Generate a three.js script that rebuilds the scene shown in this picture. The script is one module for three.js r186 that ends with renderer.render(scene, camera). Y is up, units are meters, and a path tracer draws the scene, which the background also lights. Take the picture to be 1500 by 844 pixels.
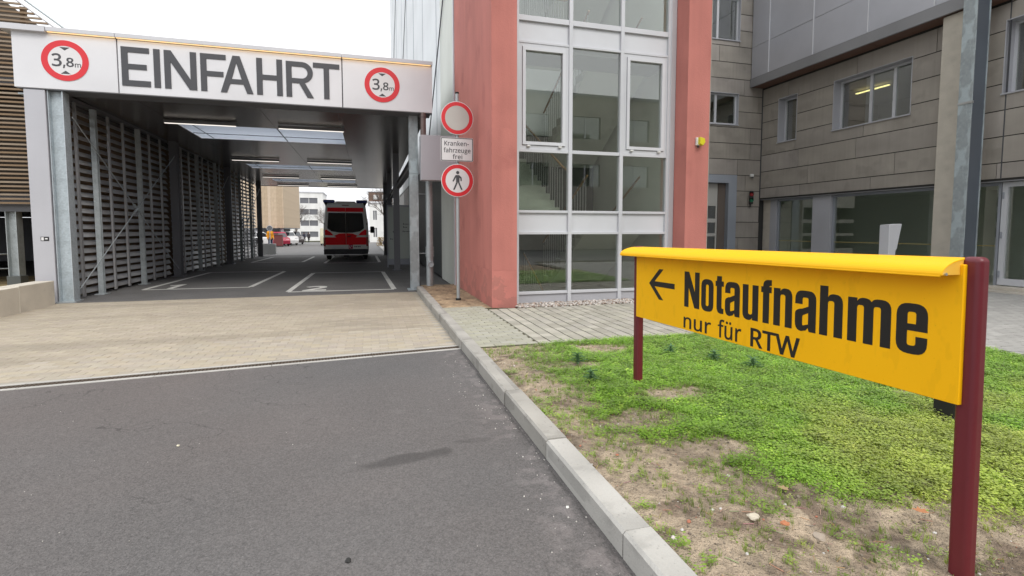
import * as THREE from 'three';
import { mergeGeometries, mergeVertices } from 'three/addons/utils/BufferGeometryUtils.js';
import { RoundedBoxGeometry } from 'three/addons/geometries/RoundedBoxGeometry.js';
import { TextGeometry } from 'three/addons/geometries/TextGeometry.js';
import { FontLoader } from 'three/addons/loaders/FontLoader.js';
import { MarchingCubes } from 'three/addons/objects/MarchingCubes.js';
import { RectAreaLightUniformsLib } from 'three/addons/lights/RectAreaLightUniformsLib.js';

// ---------------------------------------------------------------- camera, sky, sun, exposure
const scene = new THREE.Scene();
const EYE = 1.4;
const camera = new THREE.PerspectiveCamera(THREE.MathUtils.radToDeg(2 * Math.atan(500 / 735)), 1.5, 0.05, 900);
camera.setViewOffset(1500, 1000, 0, 114, 1500, 844);           // a 3:2 frame cropped to 16:9
camera.position.set(0, EYE, 0);
{ const yaw = THREE.MathUtils.degToRad(15.87), p = Math.atan(48.4 / 735);
  camera.lookAt(Math.sin(yaw) * Math.cos(p), EYE - Math.sin(p), -Math.cos(yaw) * Math.cos(p)); }
scene.add(camera);

const renderer = new THREE.WebGLRenderer({ antialias: true });
renderer.toneMapping = THREE.LinearToneMapping;
renderer.toneMappingExposure = 1.45;
renderer.shadowMap.enabled = true;
RectAreaLightUniformsLib.init();

{ // overcast sky: a little brighter towards the zenith
  const w = 64, h = 32, d = new Float32Array(w * h * 4);
  for (let j = 0; j < h; j++) for (let i = 0; i < w; i++) {
    const s = Math.sin(((j + 0.5) / h - 0.5) * Math.PI), k = s > 0 ? 0.88 + 0.37 * s : 0.5, o = (j * w + i) * 4;
    d[o] = k * 0.985; d[o + 1] = k; d[o + 2] = k * 1.03; d[o + 3] = 1;
  }
  const t = new THREE.DataTexture(d, w, h, THREE.RGBAFormat, THREE.FloatType);
  t.mapping = THREE.EquirectangularReflectionMapping; t.magFilter = THREE.LinearFilter; t.needsUpdate = true;
  scene.background = t; scene.environment = t;
}
const sun = new THREE.DirectionalLight(new THREE.Color(1, 0.96, 0.9), 1.3);
sun.position.set(9, 26, 16); sun.target.position.set(1, 0, -7);
sun.castShadow = true; sun.shadow.radius = 45; sun.shadow.mapSize.set(2048, 2048);
Object.assign(sun.shadow.camera, { left: -40, right: 40, top: 40, bottom: -40, near: 1, far: 120 });
scene.add(sun, sun.target);

// ---------------------------------------------------------------- helpers
function rng(seed) { let s = seed | 0; return () => { s = (s + 0x6d2b79f5) | 0; let t = Math.imul(s ^ (s >>> 15), 1 | s); t = (t + Math.imul(t ^ (t >>> 7), 61 | t)) ^ t; return ((t ^ (t >>> 14)) >>> 0) / 4294967296; }; }
const R0 = rng(7), rand = (a = 0, b = 1) => a + (b - a) * R0();
const lerp = (a, b, t) => a + (b - a) * t, clamp = (x, a = 0, b = 1) => Math.min(b, Math.max(a, x));
const sstep = (a, b, x) => { const t = clamp((x - a) / (b - a)); return t * t * (3 - 2 * t); };
function hash(x, y, s) { let h = Math.imul(x, 374761393) + Math.imul(y, 668265263) + Math.imul(s, 974634777) | 0; h = Math.imul(h ^ (h >>> 13), 1274126177); return ((h ^ (h >>> 16)) >>> 0) / 4294967296; }
function vnoise(x, y, s, per = 0) {
  const x0 = Math.floor(x), y0 = Math.floor(y), fx = x - x0, fy = y - y0, u = fx * fx * (3 - 2 * fx), v = fy * fy * (3 - 2 * fy);
  const m = (a) => per ? ((a % per) + per) % per : a;
  return lerp(lerp(hash(m(x0), m(y0), s), hash(m(x0 + 1), m(y0), s), u), lerp(hash(m(x0), m(y0 + 1), s), hash(m(x0 + 1), m(y0 + 1), s), u), v);
}
function fbm(x, y, s, oct = 4, per = 0) { let a = 0.5, t = 0, n = 0; for (let i = 0; i < oct; i++) { t += a * vnoise(x, y, s + i, per); n += a; a *= 0.5; x *= 2; y *= 2; per *= 2; } return t / n; }
function tex(n, metres, f, rep = true) {                          // f(u, v) gives linear 0..1 grey or [r, g, b]
  const d = new Uint8Array(n * n * 4);
  for (let j = 0; j < n; j++) for (let i = 0; i < n; i++) {
    const c = f((i + 0.5) / n, (j + 0.5) / n), o = (j * n + i) * 4, [r, g, b] = c.length ? c : [c, c, c];
    d[o] = clamp(r) * 255; d[o + 1] = clamp(g) * 255; d[o + 2] = clamp(b) * 255; d[o + 3] = 255;
  }
  const t = new THREE.DataTexture(d, n, n); t.magFilter = THREE.LinearFilter; t.minFilter = THREE.LinearMipmapLinearFilter;
  t.wrapS = t.wrapT = rep ? THREE.RepeatWrapping : THREE.ClampToEdgeWrapping; t.repeat.set(1 / metres, 1 / metres); t.needsUpdate = true; return t;
}
const C = (r, g, b) => new THREE.Color().setRGB(r, g, b);
function mat(color, o = {}) { return new THREE.MeshStandardMaterial({ color: C(...color), roughness: 0.7, ...o }); }

// geometry pieces: position, normal and uv in metres
function uvm(g, off = 0) {
  const p = g.attributes.position, n = g.attributes.normal, uv = new Float32Array(p.count * 2);
  for (let i = 0; i < p.count; i++) {
    const a = Math.abs(n.getX(i)), b = Math.abs(n.getY(i)), c = Math.abs(n.getZ(i));
    const [u, v] = a > b && a > c ? [p.getZ(i), p.getY(i)] : b > c ? [p.getX(i), p.getZ(i)] : [p.getX(i), p.getY(i)];
    uv[2 * i] = u + off; uv[2 * i + 1] = v + off * 0.7;
  }
  g.setAttribute('uv', new THREE.BufferAttribute(uv, 2)); return g;
}
function clean(g) {
  g = g.index ? g.toNonIndexed() : g;
  for (const k of Object.keys(g.attributes)) if (!['position', 'normal', 'uv', 'color'].includes(k)) g.deleteAttribute(k);
  g.clearGroups(); return g;
}
const box = (w, h, d, x = 0, y = 0, z = 0) => uvm(clean(new THREE.BoxGeometry(w, h, d)).translate(x, y, z));
const bx = (x0, x1, y0, y1, z0, z1) => box(Math.abs(x1 - x0), Math.abs(y1 - y0), Math.abs(z1 - z0), (x0 + x1) / 2, (y0 + y1) / 2, (z0 + z1) / 2);
const rbox = (w, h, d, x = 0, y = 0, z = 0, r = 0.01, seg = 1) => uvm(clean(new RoundedBoxGeometry(w, h, d, seg, Math.min(r, w / 2.05, h / 2.05, d / 2.05))).translate(x, y, z));
const rbx = (x0, x1, y0, y1, z0, z1, r = 0.01, seg = 1) => rbox(Math.abs(x1 - x0), Math.abs(y1 - y0), Math.abs(z1 - z0), (x0 + x1) / 2, (y0 + y1) / 2, (z0 + z1) / 2, r, seg);
const V = (x, y, z) => new THREE.Vector3(x, y, z);
function rod(a, b, r, seg = 8, r2 = r) {
  a = V(...a); b = V(...b); const d = b.clone().sub(a), g = clean(new THREE.CylinderGeometry(r2, r, d.length(), seg));
  g.applyQuaternion(new THREE.Quaternion().setFromUnitVectors(V(0, 1, 0), d.clone().normalize())); g.translate(...a.add(b).multiplyScalar(0.5).toArray()); return g;
}
const cyl = (r, h, x, y, z, seg = 16, r2 = r) => clean(new THREE.CylinderGeometry(r2, r, h, seg)).translate(x, y, z);
function tube(pts, r, seg = 24, rs = 8) { return clean(new THREE.TubeGeometry(new THREE.CatmullRomCurve3(pts.map((p) => V(...p)), false, 'catmullrom', 0.1), seg, r, rs)); }
function poly(pts, depth, bevel = 0) {
  const s = new THREE.Shape(pts.map((p) => new THREE.Vector2(...p)));
  return clean(new THREE.ExtrudeGeometry(s, { depth, bevelEnabled: bevel > 0, bevelSize: bevel, bevelThickness: bevel, bevelSegments: 1, curveSegments: 8 }));
}
function merge(gs) {
  gs = [gs].flat(); if (gs.length === 1) return gs[0];
  for (const g of gs) if (!g.attributes.uv) g.setAttribute('uv', new THREE.BufferAttribute(new Float32Array(g.attributes.position.count * 2), 2));
  return mergeGeometries(gs.map((g) => (g.index ? g.toNonIndexed() : g)));
}
const taken = new Map();
function numbered(n) { const k = taken.get(n) ?? 0; taken.set(n, k + 1); return k ? `${n}_${String(k).padStart(3, '0')}` : n; }
function obj(name, geos, m, parent = scene) {
  const o = new THREE.Mesh(merge(geos), m); o.castShadow = o.receiveShadow = true;
  o.name = parent === scene ? numbered(name) : name; parent.add(o); return o;
}
function piece(name, geo, m, parent, x = 0, y = 0, z = 0, ry = 0) { const o = new THREE.Mesh(geo, m); o.castShadow = o.receiveShadow = true; o.name = name; o.position.set(x, y, z); o.rotation.y = ry; parent.add(o); return o; }
function tag(o, label, category, group) { Object.assign(o.userData, { label, category }); if (group) o.userData.group = group; return o; }
function thing(name, label, category, pos = [0, 0, 0], ry = 0, group) { const o = new THREE.Group(); o.name = numbered(name); o.position.set(...pos); o.rotation.y = ry; scene.add(o); return tag(o, label, category, group); }
function part(name, parent) { const o = new THREE.Group(); o.name = name; parent.add(o); return o; }
const structure = (o) => { o.userData.kind = 'structure'; return o; };
const stuff = (o, label, category) => { o.userData.kind = 'stuff'; if (label) tag(o, label, category); return o; };
function copy(src, label, pos, ry = 0) { const c = src.clone(); c.name = numbered(src.name.replace(/_\d+$/, '')); c.userData = { ...src.userData, label: label ?? src.userData.label }; c.position.set(...pos); c.rotation.y = ry; scene.add(c); return c; }
function instances(name, geo, m, list, parent = scene) {           // list of [x, y, z, ry, scale, color, tilt]
  const o = new THREE.InstancedMesh(geo, m, list.length), q = new THREE.Quaternion(), e = new THREE.Euler(), M = new THREE.Matrix4();
  list.forEach(([x, y, z, ry, s, c, tx = 0, tz = 0], i) => { q.setFromEuler(e.set(tx, ry, tz, 'YXZ')); const sv = Array.isArray(s) ? V(...s) : V(s, s, s); o.setMatrixAt(i, M.compose(V(x, y, z), q, sv)); if (c) o.setColorAt(i, c); });
  o.castShadow = o.receiveShadow = true; o.name = parent === scene ? numbered(name) : name; parent.add(o); return o;
}
const font = {}; for (const f of ['sans_bold', 'sans_regular']) font[f] = await new FontLoader().loadAsync(`fonts/droid/droid_${f}.typeface.json`);
function text(str, f, size, depth = 0.002, fat = 0) {             // origin at the left of the baseline
  const g = clean(new TextGeometry(str, { font: font[f], size, depth, curveSegments: 4, bevelEnabled: fat !== 0, bevelSize: fat, bevelThickness: 0.0005, bevelSegments: 1 }));
  g.computeBoundingBox(); return g;
}
function fit(g, x0, x1, y0, y1) { g.computeBoundingBox(); const b = g.boundingBox; g.translate(-b.min.x, -b.min.y, 0).scale((x1 - x0) / (b.max.x - b.min.x), (y1 - y0) / (b.max.y - b.min.y), 1).translate(x0, y0, 0); return g; }
function person(figure) {                                          // one continuous body surface from tapered capsules
  const { joints: J, bones, skins } = figure, n = 72, mc = new MarchingCubes(n, undefined, false, false, 60000), half = 1.0;
  const seg = bones.map(([a, b, ra, rb, c]) => ({ a: V(...J[a]), b: V(...J[b]), ra, rb, c }));
  const dist = (p, s) => { const ab = s.b.clone().sub(s.a), t = clamp(p.clone().sub(s.a).dot(ab) / Math.max(ab.lengthSq(), 1e-9)); return p.distanceTo(s.a.clone().addScaledVector(ab, t)) - lerp(s.ra, s.rb, t); };
  const p = V(0, 0, 0);
  for (let z = 0; z < n; z++) for (let y = 0; y < n; y++) for (let x = 0; x < n; x++) {
    p.set((x - n / 2) / (n / 2) * half, (y - n / 2) / (n / 2) * half + 0.9, (z - n / 2) / (n / 2) * half);
    if (Math.abs(p.x) > 0.55 || Math.abs(p.z) > 0.55) { mc.field[x + y * n + z * n * n] = -1; continue; }
    let s = 0; for (const b of seg) s += Math.exp(-28 * dist(p, b)); mc.field[x + y * n + z * n * n] = Math.log(s) / 28;
  }
  mc.isolation = 0; mc.update();
  const g = new THREE.BufferGeometry(), pos = mc.positionArray.slice(0, mc.count * 3), col = new Float32Array(mc.count * 3);
  for (let i = 0; i < mc.count; i++) {
    pos[3 * i] *= half; pos[3 * i + 1] = pos[3 * i + 1] * half + 0.9; pos[3 * i + 2] *= half; p.set(pos[3 * i], pos[3 * i + 1], pos[3 * i + 2]);
    let best = 9, c = 0; for (const s of seg) { const d = dist(p, s); if (d < best) { best = d; c = s.c; } }
    const k = skins[c]; col[3 * i] = k[0]; col[3 * i + 1] = k[1]; col[3 * i + 2] = k[2];
  }
  g.setAttribute('position', new THREE.BufferAttribute(pos, 3)); g.setAttribute('normal', new THREE.BufferAttribute(mc.normalArray.slice(0, mc.count * 3), 3)); g.setAttribute('color', new THREE.BufferAttribute(col, 3));
  g.computeVertexNormals(); return g;
}

// ---------------------------------------------------------------- textures and materials
const T = {};
T.grain = tex(512, 0.5, (u, v) => 0.78 + 0.22 * fbm(u * 8, v * 8, 1, 3, 8) + 0.12 * (hash(u * 512 | 0, v * 512 | 0, 3) - 0.5));
T.concrete = tex(512, 1.2, (u, v) => { const a = fbm(u * 4, v * 4, 11, 5, 4), p = vnoise(u * 90, v * 90, 5, 90); const k = 0.7 + 0.36 * a + 0.08 * (hash(u * 512 | 0, v * 512 | 0, 8) - 0.5) - (p > 0.9 ? 0.25 * (p - 0.9) * 10 : 0); return [k, k * 0.99, k * 0.965]; });
T.stained = tex(512, 1.7, (u, v) => { const a = fbm(u * 5, v * 5, 211, 5, 5), s = sstep(0.54, 0.64, fbm(u * 5 + 3, v * 9, 213, 5, 0)), p = vnoise(u * 120, v * 120, 215, 120), w = Math.min(u, 1 - u, v, 1 - v) < 0.02 ? 0 : 1, k = 0.72 + 0.34 * a + 0.08 * (hash(u * 512 | 0, v * 512 | 0, 18) - 0.5) - (p > 0.92 ? 0.2 : 0) - 0.16 * s * w; return [k, k * 0.985, k * 0.955]; });
T.spangle = tex(512, 0.6, (u, v) => {                               // zinc crystals
  const n = 22; let best = 9, id = 0; const cx = Math.floor(u * n), cy = Math.floor(v * n);
  for (let dy = -1; dy < 2; dy++) for (let dx = -1; dx < 2; dx++) { const ix = ((cx + dx) % n + n) % n, iy = ((cy + dy) % n + n) % n, d = Math.hypot(cx + dx + hash(ix, iy, 1) - u * n, cy + dy + hash(ix, iy, 2) - v * n); if (d < best) { best = d; id = hash(ix, iy, 3); } }
  const k = 0.62 + 0.18 * id + 0.28 * fbm(u * 4, v * 2, 9, 4, 4); return [k * 0.96, k, k * 1.01];
});
T.patina = tex(512, 1.3, (u, v) => { const a = fbm(u * 10, v * 5, 23, 5, 5), p = sstep(0.44, 0.6, a), k = 0.6 + 0.2 * fbm(u * 24, v * 24, 27, 3, 24); return [k + 0.24 * p, k + 0.27 * p, k + 0.28 * p]; });
T.blotch = tex(512, 2.4, (u, v) => 0.82 + 0.2 * fbm(u * 3, v * 3, 21, 5, 3) + 0.03 * (hash(u * 512 | 0, v * 512 | 0, 4) - 0.5));
T.plaster = tex(512, 0.6, (u, v) => 0.6 * vnoise(u * 110, v * 110, 31, 110) + 0.4 * vnoise(u * 40, v * 40, 32, 40));
T.plasterTone = tex(512, 3.1, (u, v) => { const a = fbm(u * 4, v * 4, 41, 5, 4), b = fbm(u * 22, v * 2, 47, 4, 22), st = sstep(0.58, 0.75, fbm(u * 6 + 3, v * 6, 49, 5, 6)); const k = 0.8 + 0.26 * (a - 0.3) + 0.16 * (b - 0.5); return [k * (1 - 0.1 * st), k * (1 - 0.13 * st), k * (1 - 0.12 * st)]; });
T.dust = tex(512, 1.1, (u, v) => { const a = fbm(u * 3, v * 3, 111, 5, 3), s = sstep(0.62, 0.72, fbm(u * 30, v * 12, 113, 3, 30)), h = hash(u * 512 | 0, v * 512 | 0, 14); const k = 0.93 + 0.08 * a - 0.05 * s - (h > 0.9992 ? 0.3 : 0); return [k, k, Math.max(k, 0.9)]; });
T.panel = tex(512, 2.6, (u, v) => { const a = fbm(u * 4, v * 8, 115, 5, 4), b = fbm(u * 40, v * 3, 117, 3, 40), s = sstep(0.6, 0.72, fbm(u * 5 + 2, v * 5, 119, 5, 5)); return 0.8 + 0.26 * (a - 0.4) + 0.12 * (b - 0.5) - 0.1 * s; });
T.soil = tex(1024, 1.5, (u, v) => {
  const a = fbm(u * 6, v * 6, 51, 5, 6), b = fbm(u * 40, v * 40, 57, 3, 40), h = hash(u * 1024 | 0, v * 1024 | 0, 5); let k = 0.32 + 0.5 * a + 0.5 * (b - 0.5) + 0.16 * (h - 0.5);
  const d = sstep(0.55, 0.75, fbm(u * 9 + 3, v * 9, 61, 4, 9)); return [lerp(k, k * 0.55, d), lerp(k * 0.83, k * 0.43, d), lerp(k * 0.62, k * 0.32, d)];
});
T.soilBump = tex(512, 0.4, (u, v) => 0.5 * fbm(u * 14, v * 14, 63, 4, 14) + 0.5 * fbm(u * 50, v * 50, 64, 2, 50));
T.asphalt = tex(1024, 2, (u, v) => { const s = vnoise(u * 420, v * 420, 71, 420), h = hash(u * 1024 | 0, v * 1024 | 0, 6), a = fbm(u * 4, v * 4, 73, 4, 4); const k = 0.5 + 0.2 * a + 0.25 * (s - 0.5) + 0.3 * (h - 0.5) + (h > 0.993 ? 0.5 : 0); return [k * 0.84, k * 0.815, k * 0.795]; });
T.asphaltBump = tex(1024, 0.9, (u, v) => vnoise(u * 190, v * 190, 75, 190) * 0.6 + vnoise(u * 420, v * 420, 76, 420) * 0.4);
const GX = -7, GZ = -7, GS = 8;                                     // the metres of road that the near texture covers
T.road = tex(2048, GS, (u, v) => {
  const x = GX + u * GS, z = GZ + v * GS, h = hash(u * 2048 | 0, v * 2048 | 0, 12), s = vnoise(u * 1100, v * 1100, 13);
  let k = 0.49 + 0.15 * (fbm(x * 0.9, z * 0.9, 81, 5) - 0.5) + 0.2 * (s - 0.5) + 0.26 * (h - 0.5);
  if (h > 0.9965) k += 0.35 * hash(u * 2048 | 0, v * 2048 | 0, 15);
  const g = fbm(x * 0.55 + 7, z * 0.55, 83, 4) - 0.5;
  // oil stain left on the road, with ragged edges, and pale scuffs
  const cx = lerp(-0.12, 0.5, clamp((x + 0.12) / 0.62)), n = fbm(x * 9, z * 9, 85, 4), dx = (x - 0.2) / 0.36, dz = (z + 3.06 + 0.16 * (x - 0.2)) / 0.075;
  const stain = sstep(1.15, 0.55, Math.hypot(dx, dz) + 0.9 * (n - 0.5)), stain2 = 0.6 * sstep(1.1, 0.4, Math.hypot((x - 0.66) / 0.16, (z + 3.22) / 0.05) + (n - 0.5));
  k *= 1 - 0.5 * Math.max(stain, stain2) * (0.75 + 0.5 * (s - 0.5));
  const scuff = sstep(0.7, 0.8, fbm(x * 5 + 30, z * 12, 87, 4)); k += 0.05 * scuff;
  const dust = sstep(0.34, 0.02, 1.0 - x + 0.2 * (fbm(x * 6, z * 6, 88, 3) - 0.5)) * sstep(0.45, 0.7, fbm(x * 14, z * 14, 89, 3)); k += 0.2 * dust;
  const pl = 1 + 0.16 * (fbm(x * 0.45 + 2, z * 1.1, 121, 5) - 0.5); k *= pl; { const cr = Math.abs(fbm(x * 1.3 + 50, z * 1.3, 123, 5) - 0.5), m = sstep(0.5, 0.56, fbm(x * 0.6 + 9, z * 0.6, 125, 2)); if (cr < 0.0025) k *= 1 - 0.35 * m; } { const e = 1.02 - x + 0.05 * (fbm(z * 9, 3, 127, 3) - 0.5); if (e < 0.035) k *= 0.55 + 10 * Math.max(e, 0); } const w = 2 * g;
  return [k * (1.05 + 0.05 * w) + dust * 0.02, k * (0.975 - 0.02 * w), k * (0.945 - 0.05 * w)];
}, true);
T.sand = tex(512, 1.4, (u, v) => { const a = fbm(u * 5, v * 5, 91, 5, 5), h = hash(u * 512 | 0, v * 512 | 0, 9), k = 0.62 + 0.36 * a + 0.14 * (h - 0.5); return [k, k * 0.93, k * 0.8]; });
T.paverTone = tex(512, 2.7, (u, v) => { const a = fbm(u * 3, v * 6, 95, 5, 3), h = hash(u * 512 | 0, v * 512 | 0, 10), s = sstep(0.5, 0.75, fbm(u * 4 + 9, v * 4, 97, 5, 4)), k = 0.68 + 0.3 * a + 0.14 * (h - 0.5); return [k, lerp(k * 0.955, k * 0.93, s), lerp(k * 0.87, k * 0.78, s)]; });
T.wood = tex(512, 1, (u, v) => 0.6 + 0.25 * fbm(u * 3, v * 60, 101, 3, 3) + 0.2 * fbm(u * 6, v * 6, 103, 3, 6));

T.splash = tex(512, 0.9, (u, v) => { const n = fbm(u * 5, v * 5, 221, 5, 5), m = sstep(0, 0.05, n - 0.4 - 0.42 * v), g = 0.82 + 0.26 * (fbm(u * 3, v * 3, 41, 5, 3) - 0.3); return [g * lerp(1, 0.82, m), g * lerp(1, 0.88, m), g * lerp(1, 0.88, m)]; });
const M = {
  road: mat([0.235, 0.235, 0.235], { map: T.road, bumpMap: T.asphaltBump, bumpScale: 0.004, roughness: 0.88 }),
  roadDark: mat([0.235, 0.235, 0.235], { map: T.asphalt, bumpMap: T.asphaltBump, bumpScale: 0.003, roughness: 0.85 }),
  roadFar: mat([0.25, 0.25, 0.25], { map: T.asphalt, roughness: 0.7 }),
  paint: mat([0.68, 0.68, 0.66], { map: T.concrete, roughness: 0.65 }),
  sand: mat([0.4, 0.4, 0.4], { map: T.sand, roughness: 0.95 }),
  kerb: mat([0.4, 0.39, 0.365], { map: T.stained, bumpMap: T.plaster, bumpScale: 0.0015, roughness: 0.85 }),
  kerbPale: mat([0.47, 0.465, 0.445], { map: T.stained, bumpMap: T.plaster, bumpScale: 0.0015, roughness: 0.85 }),
  wallConcrete: mat([0.66, 0.62, 0.54], { map: T.concrete, bumpMap: T.plaster, bumpScale: 0.001, roughness: 0.85 }),
  column: mat([0.58, 0.54, 0.475], { map: T.concrete, bumpMap: T.plaster, bumpScale: 0.001, roughness: 0.85 }),
  soil: mat([0.62, 0.6, 0.58], { map: T.soil, bumpMap: T.soilBump, bumpScale: 0.03, roughness: 0.97 }),
  galv: mat([0.45, 0.475, 0.485], { map: T.spangle, metalness: 0.35, roughness: 0.5 }),
  galvPale: mat([0.5, 0.54, 0.57], { map: T.spangle, metalness: 0.3, roughness: 0.5 }),
  galvSpot: mat([0.44, 0.49, 0.51], { map: T.patina, metalness: 0.35, roughness: 0.5 }),
  steelDark: mat([0.16, 0.165, 0.18], { map: T.blotch, metalness: 0.3, roughness: 0.5 }),
  slat: mat([0.36, 0.36, 0.365], { map: T.blotch, metalness: 0.45, roughness: 0.42 }),
  fascia: mat([0.7, 0.705, 0.73], { map: T.blotch, metalness: 0.1, roughness: 0.45 }),
  cap: mat([0.58, 0.585, 0.61], { map: T.blotch, metalness: 0.1, roughness: 0.4 }),
  fasciaGrey: mat([0.46, 0.465, 0.5], { map: T.blotch, metalness: 0.1, roughness: 0.45 }),
  ceiling: mat([0.4, 0.375, 0.355], { map: T.blotch, metalness: 0.9, roughness: 0.24 }),
  letter: mat([0.058, 0.06, 0.068], { roughness: 0.55 }),
  black: mat([0.012, 0.012, 0.013], { roughness: 0.5 }),
  darkGap: mat([0.02, 0.02, 0.02], { roughness: 0.9 }),
  signRed: mat([0.62, 0.025, 0.035], { roughness: 0.4 }),
  signWhite: mat([0.66, 0.66, 0.67], { roughness: 0.4 }),
  signGrey: mat([0.5, 0.49, 0.46], { map: T.blotch, roughness: 0.45 }),
  red: mat([0.56, 0.205, 0.172], { map: T.plasterTone, bumpMap: T.plaster, bumpScale: 0.003, roughness: 0.92 }),
  redBase: mat([0.56, 0.205, 0.172], { map: T.splash, bumpMap: T.plaster, bumpScale: 0.003, roughness: 0.92 }),
  frame: mat([0.56, 0.57, 0.6], { map: T.blotch, roughness: 0.4 }),
  frameGrey: mat([0.3, 0.32, 0.36], { map: T.blotch, roughness: 0.4 }),
  spandrel: mat([0.6, 0.61, 0.64], { map: T.blotch, roughness: 0.35 }),
  glass: new THREE.MeshPhysicalMaterial({ color: C(0.89, 0.915, 0.89), transmission: 1, thickness: 0, roughness: 0, ior: 2.0 }),
  glassDark: new THREE.MeshPhysicalMaterial({ color: C(0.88, 0.9, 0.87), transmission: 1, thickness: 0, roughness: 0, ior: 2.3 }),
  milk: new THREE.MeshPhysicalMaterial({ color: C(0.82, 0.86, 0.92), transmission: 0.76, thickness: 0, roughness: 1 }),
  rubber: mat([0.015, 0.015, 0.015], { roughness: 0.8 }),
  interior: mat([0.76, 0.785, 0.72], { map: T.blotch, roughness: 0.9 }),
  interiorFloor: mat([0.3, 0.3, 0.28], { map: T.blotch, roughness: 0.5 }),
  step: mat([0.55, 0.6, 0.53], { map: T.concrete, roughness: 0.6 }),
  rail: mat([0.45, 0.46, 0.46], { metalness: 0.6, roughness: 0.35 }),
  handrail: mat([0.3, 0.17, 0.07], { roughness: 0.5 }),
  board: [0.375, 0.355, 0.395, 0.365].map((k, i) => mat([k * 1.0, k * 0.915, k * (0.8 + 0.015 * (i % 3))], { map: T.panel, roughness: 0.6 })),
  backing: mat([0.035, 0.034, 0.032], { roughness: 0.95 }),
  zinc: mat([0.5, 0.505, 0.55], { map: T.blotch, metalness: 0.45, roughness: 0.4 }),
  zincEdge: mat([0.26, 0.26, 0.27], { map: T.blotch, metalness: 0.25, roughness: 0.45 }),
  soffit: mat([0.2, 0.11, 0.08], { map: T.wood, roughness: 0.6 }),
  ribbed: mat([0.9, 0.925, 0.93], { map: T.blotch, metalness: 0.2, roughness: 0.45 }),
  darkClad: mat([0.1, 0.11, 0.108], { map: T.blotch, roughness: 0.45 }),
  woodSlat: [0, 1, 2].map((i) => mat([[0.3, 0.22, 0.15], [0.26, 0.18, 0.11], [0.34, 0.27, 0.2]][i], { map: T.wood, roughness: 0.85 })),
  woodFar: [0, 1, 2].map((i) => mat([[0.62, 0.49, 0.35], [0.55, 0.43, 0.3], [0.68, 0.55, 0.41]][i], { map: T.wood, roughness: 0.85 })),
  yellow: new THREE.MeshPhysicalMaterial({ color: C(0.96, 0.5, 0.002), map: T.dust, roughness: 0.5, specularIntensity: 0.5 }),
  yellowPale: mat([0.8, 0.46, 0.06], { roughness: 0.4 }),
  maroon: mat([0.13, 0.012, 0.02], { map: T.dust, roughness: 0.42 }),
  ink: mat([0.01, 0.009, 0.008], { roughness: 0.45 }),
  white: mat([0.74, 0.74, 0.72], { map: T.blotch, roughness: 0.7 }),
  strip: mat([0.3, 0.24, 0.07], { roughness: 0.6 }),
  steel: mat([0.55, 0.56, 0.57], { metalness: 0.9, roughness: 0.3 }),
};
// ================================================================ ground
const gy = (z) => (z < -31 ? -0.011 * (-31 - z) : 0);              // the street falls gently away behind the canopy
{ const xs = [-300, -60, -12, 0, 12, 60, 300], zs = [120, 20, -4, -12, -31, -60, -100, -160, -300, -600], p = [], ix = [];
  for (const z of zs) for (const x of xs) p.push(x, Math.max(gy(z), -3.5) - 0.03, z);
  for (let j = 0; j < zs.length - 1; j++) for (let i = 0; i < xs.length - 1; i++) { const a = j * xs.length + i, b = a + xs.length; ix.push(a, a + 1, b, b, a + 1, b + 1); }
  let g = new THREE.BufferGeometry(); g.setAttribute('position', new THREE.Float32BufferAttribute(p, 3)); g.setIndex(ix); g.computeVertexNormals();
  structure(obj('ground', uvm(clean(g)), M.roadFar)); }
const sheet = (pts, y) => { const s = new THREE.ShapeGeometry(new THREE.Shape(pts.map(([x, z]) => new THREE.Vector2(x, -z)))); return uvm(clean(s).rotateX(-Math.PI / 2).translate(0, y, 0)); };
const drainZ = (x) => -5.36 - (x + 3.12) * 0.1054;                   // the drain runs a little askew
{ const g = sheet([[-14, 14], [1.03, 14], [1.03, drainZ(1.03) + 0.0], [-14, drainZ(-14)]], 0);
  const p = g.attributes.position, uv = g.attributes.uv; for (let i = 0; i < p.count; i++) uv.setXY(i, p.getX(i) - GX, p.getZ(i) - GZ);
  structure(obj('road', g, M.road)); }
structure(obj('covered_road', sheet([[-5.95, -11.55], [2.0, -11.55], [2.0, -31], [-5.95, -31]], 0), M.roadDark));

// drain channel: two concrete strips and an iron grate with slots
{ const ang = Math.atan(-0.1054), L = 11.2, mid = -4.55, dr = structure(new THREE.Group()); dr.name = numbered('drain_channel'); dr.position.set(mid, 0, drainZ(mid) - 0.1); dr.rotation.y = -ang; scene.add(dr);
  for (const [z, w] of [[0.08, 0.055], [-0.08, 0.045]]) for (let i = 0; i < 11; i++) piece('channel_edge', box(L / 11 - 0.006, 0.03, w), M.kerbPale, dr, (i + 0.5) * L / 11 - L / 2, -0.011, z);
  piece('channel_bed', box(L, 0.01, 0.1), M.darkGap, dr, 0, -0.03, 0);
  const rust = mat([0.1, 0.075, 0.055], { map: T.blotch, roughness: 0.8, metalness: 0.2 }), bar = [], n = Math.floor(L / 0.032);
  for (const z of [-0.046, 0, 0.046]) bar.push(box(L, 0.014, 0.012, 0, -0.006, z));
  for (let i = 0; i < n; i++) bar.push(box(0.014, 0.014, 0.08, (i + 0.5) * L / n - L / 2, -0.0065, 0));
  const gr = piece('drain_grate', merge(bar), rust, dr); gr.userData.kind = 'stuff'; }

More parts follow.
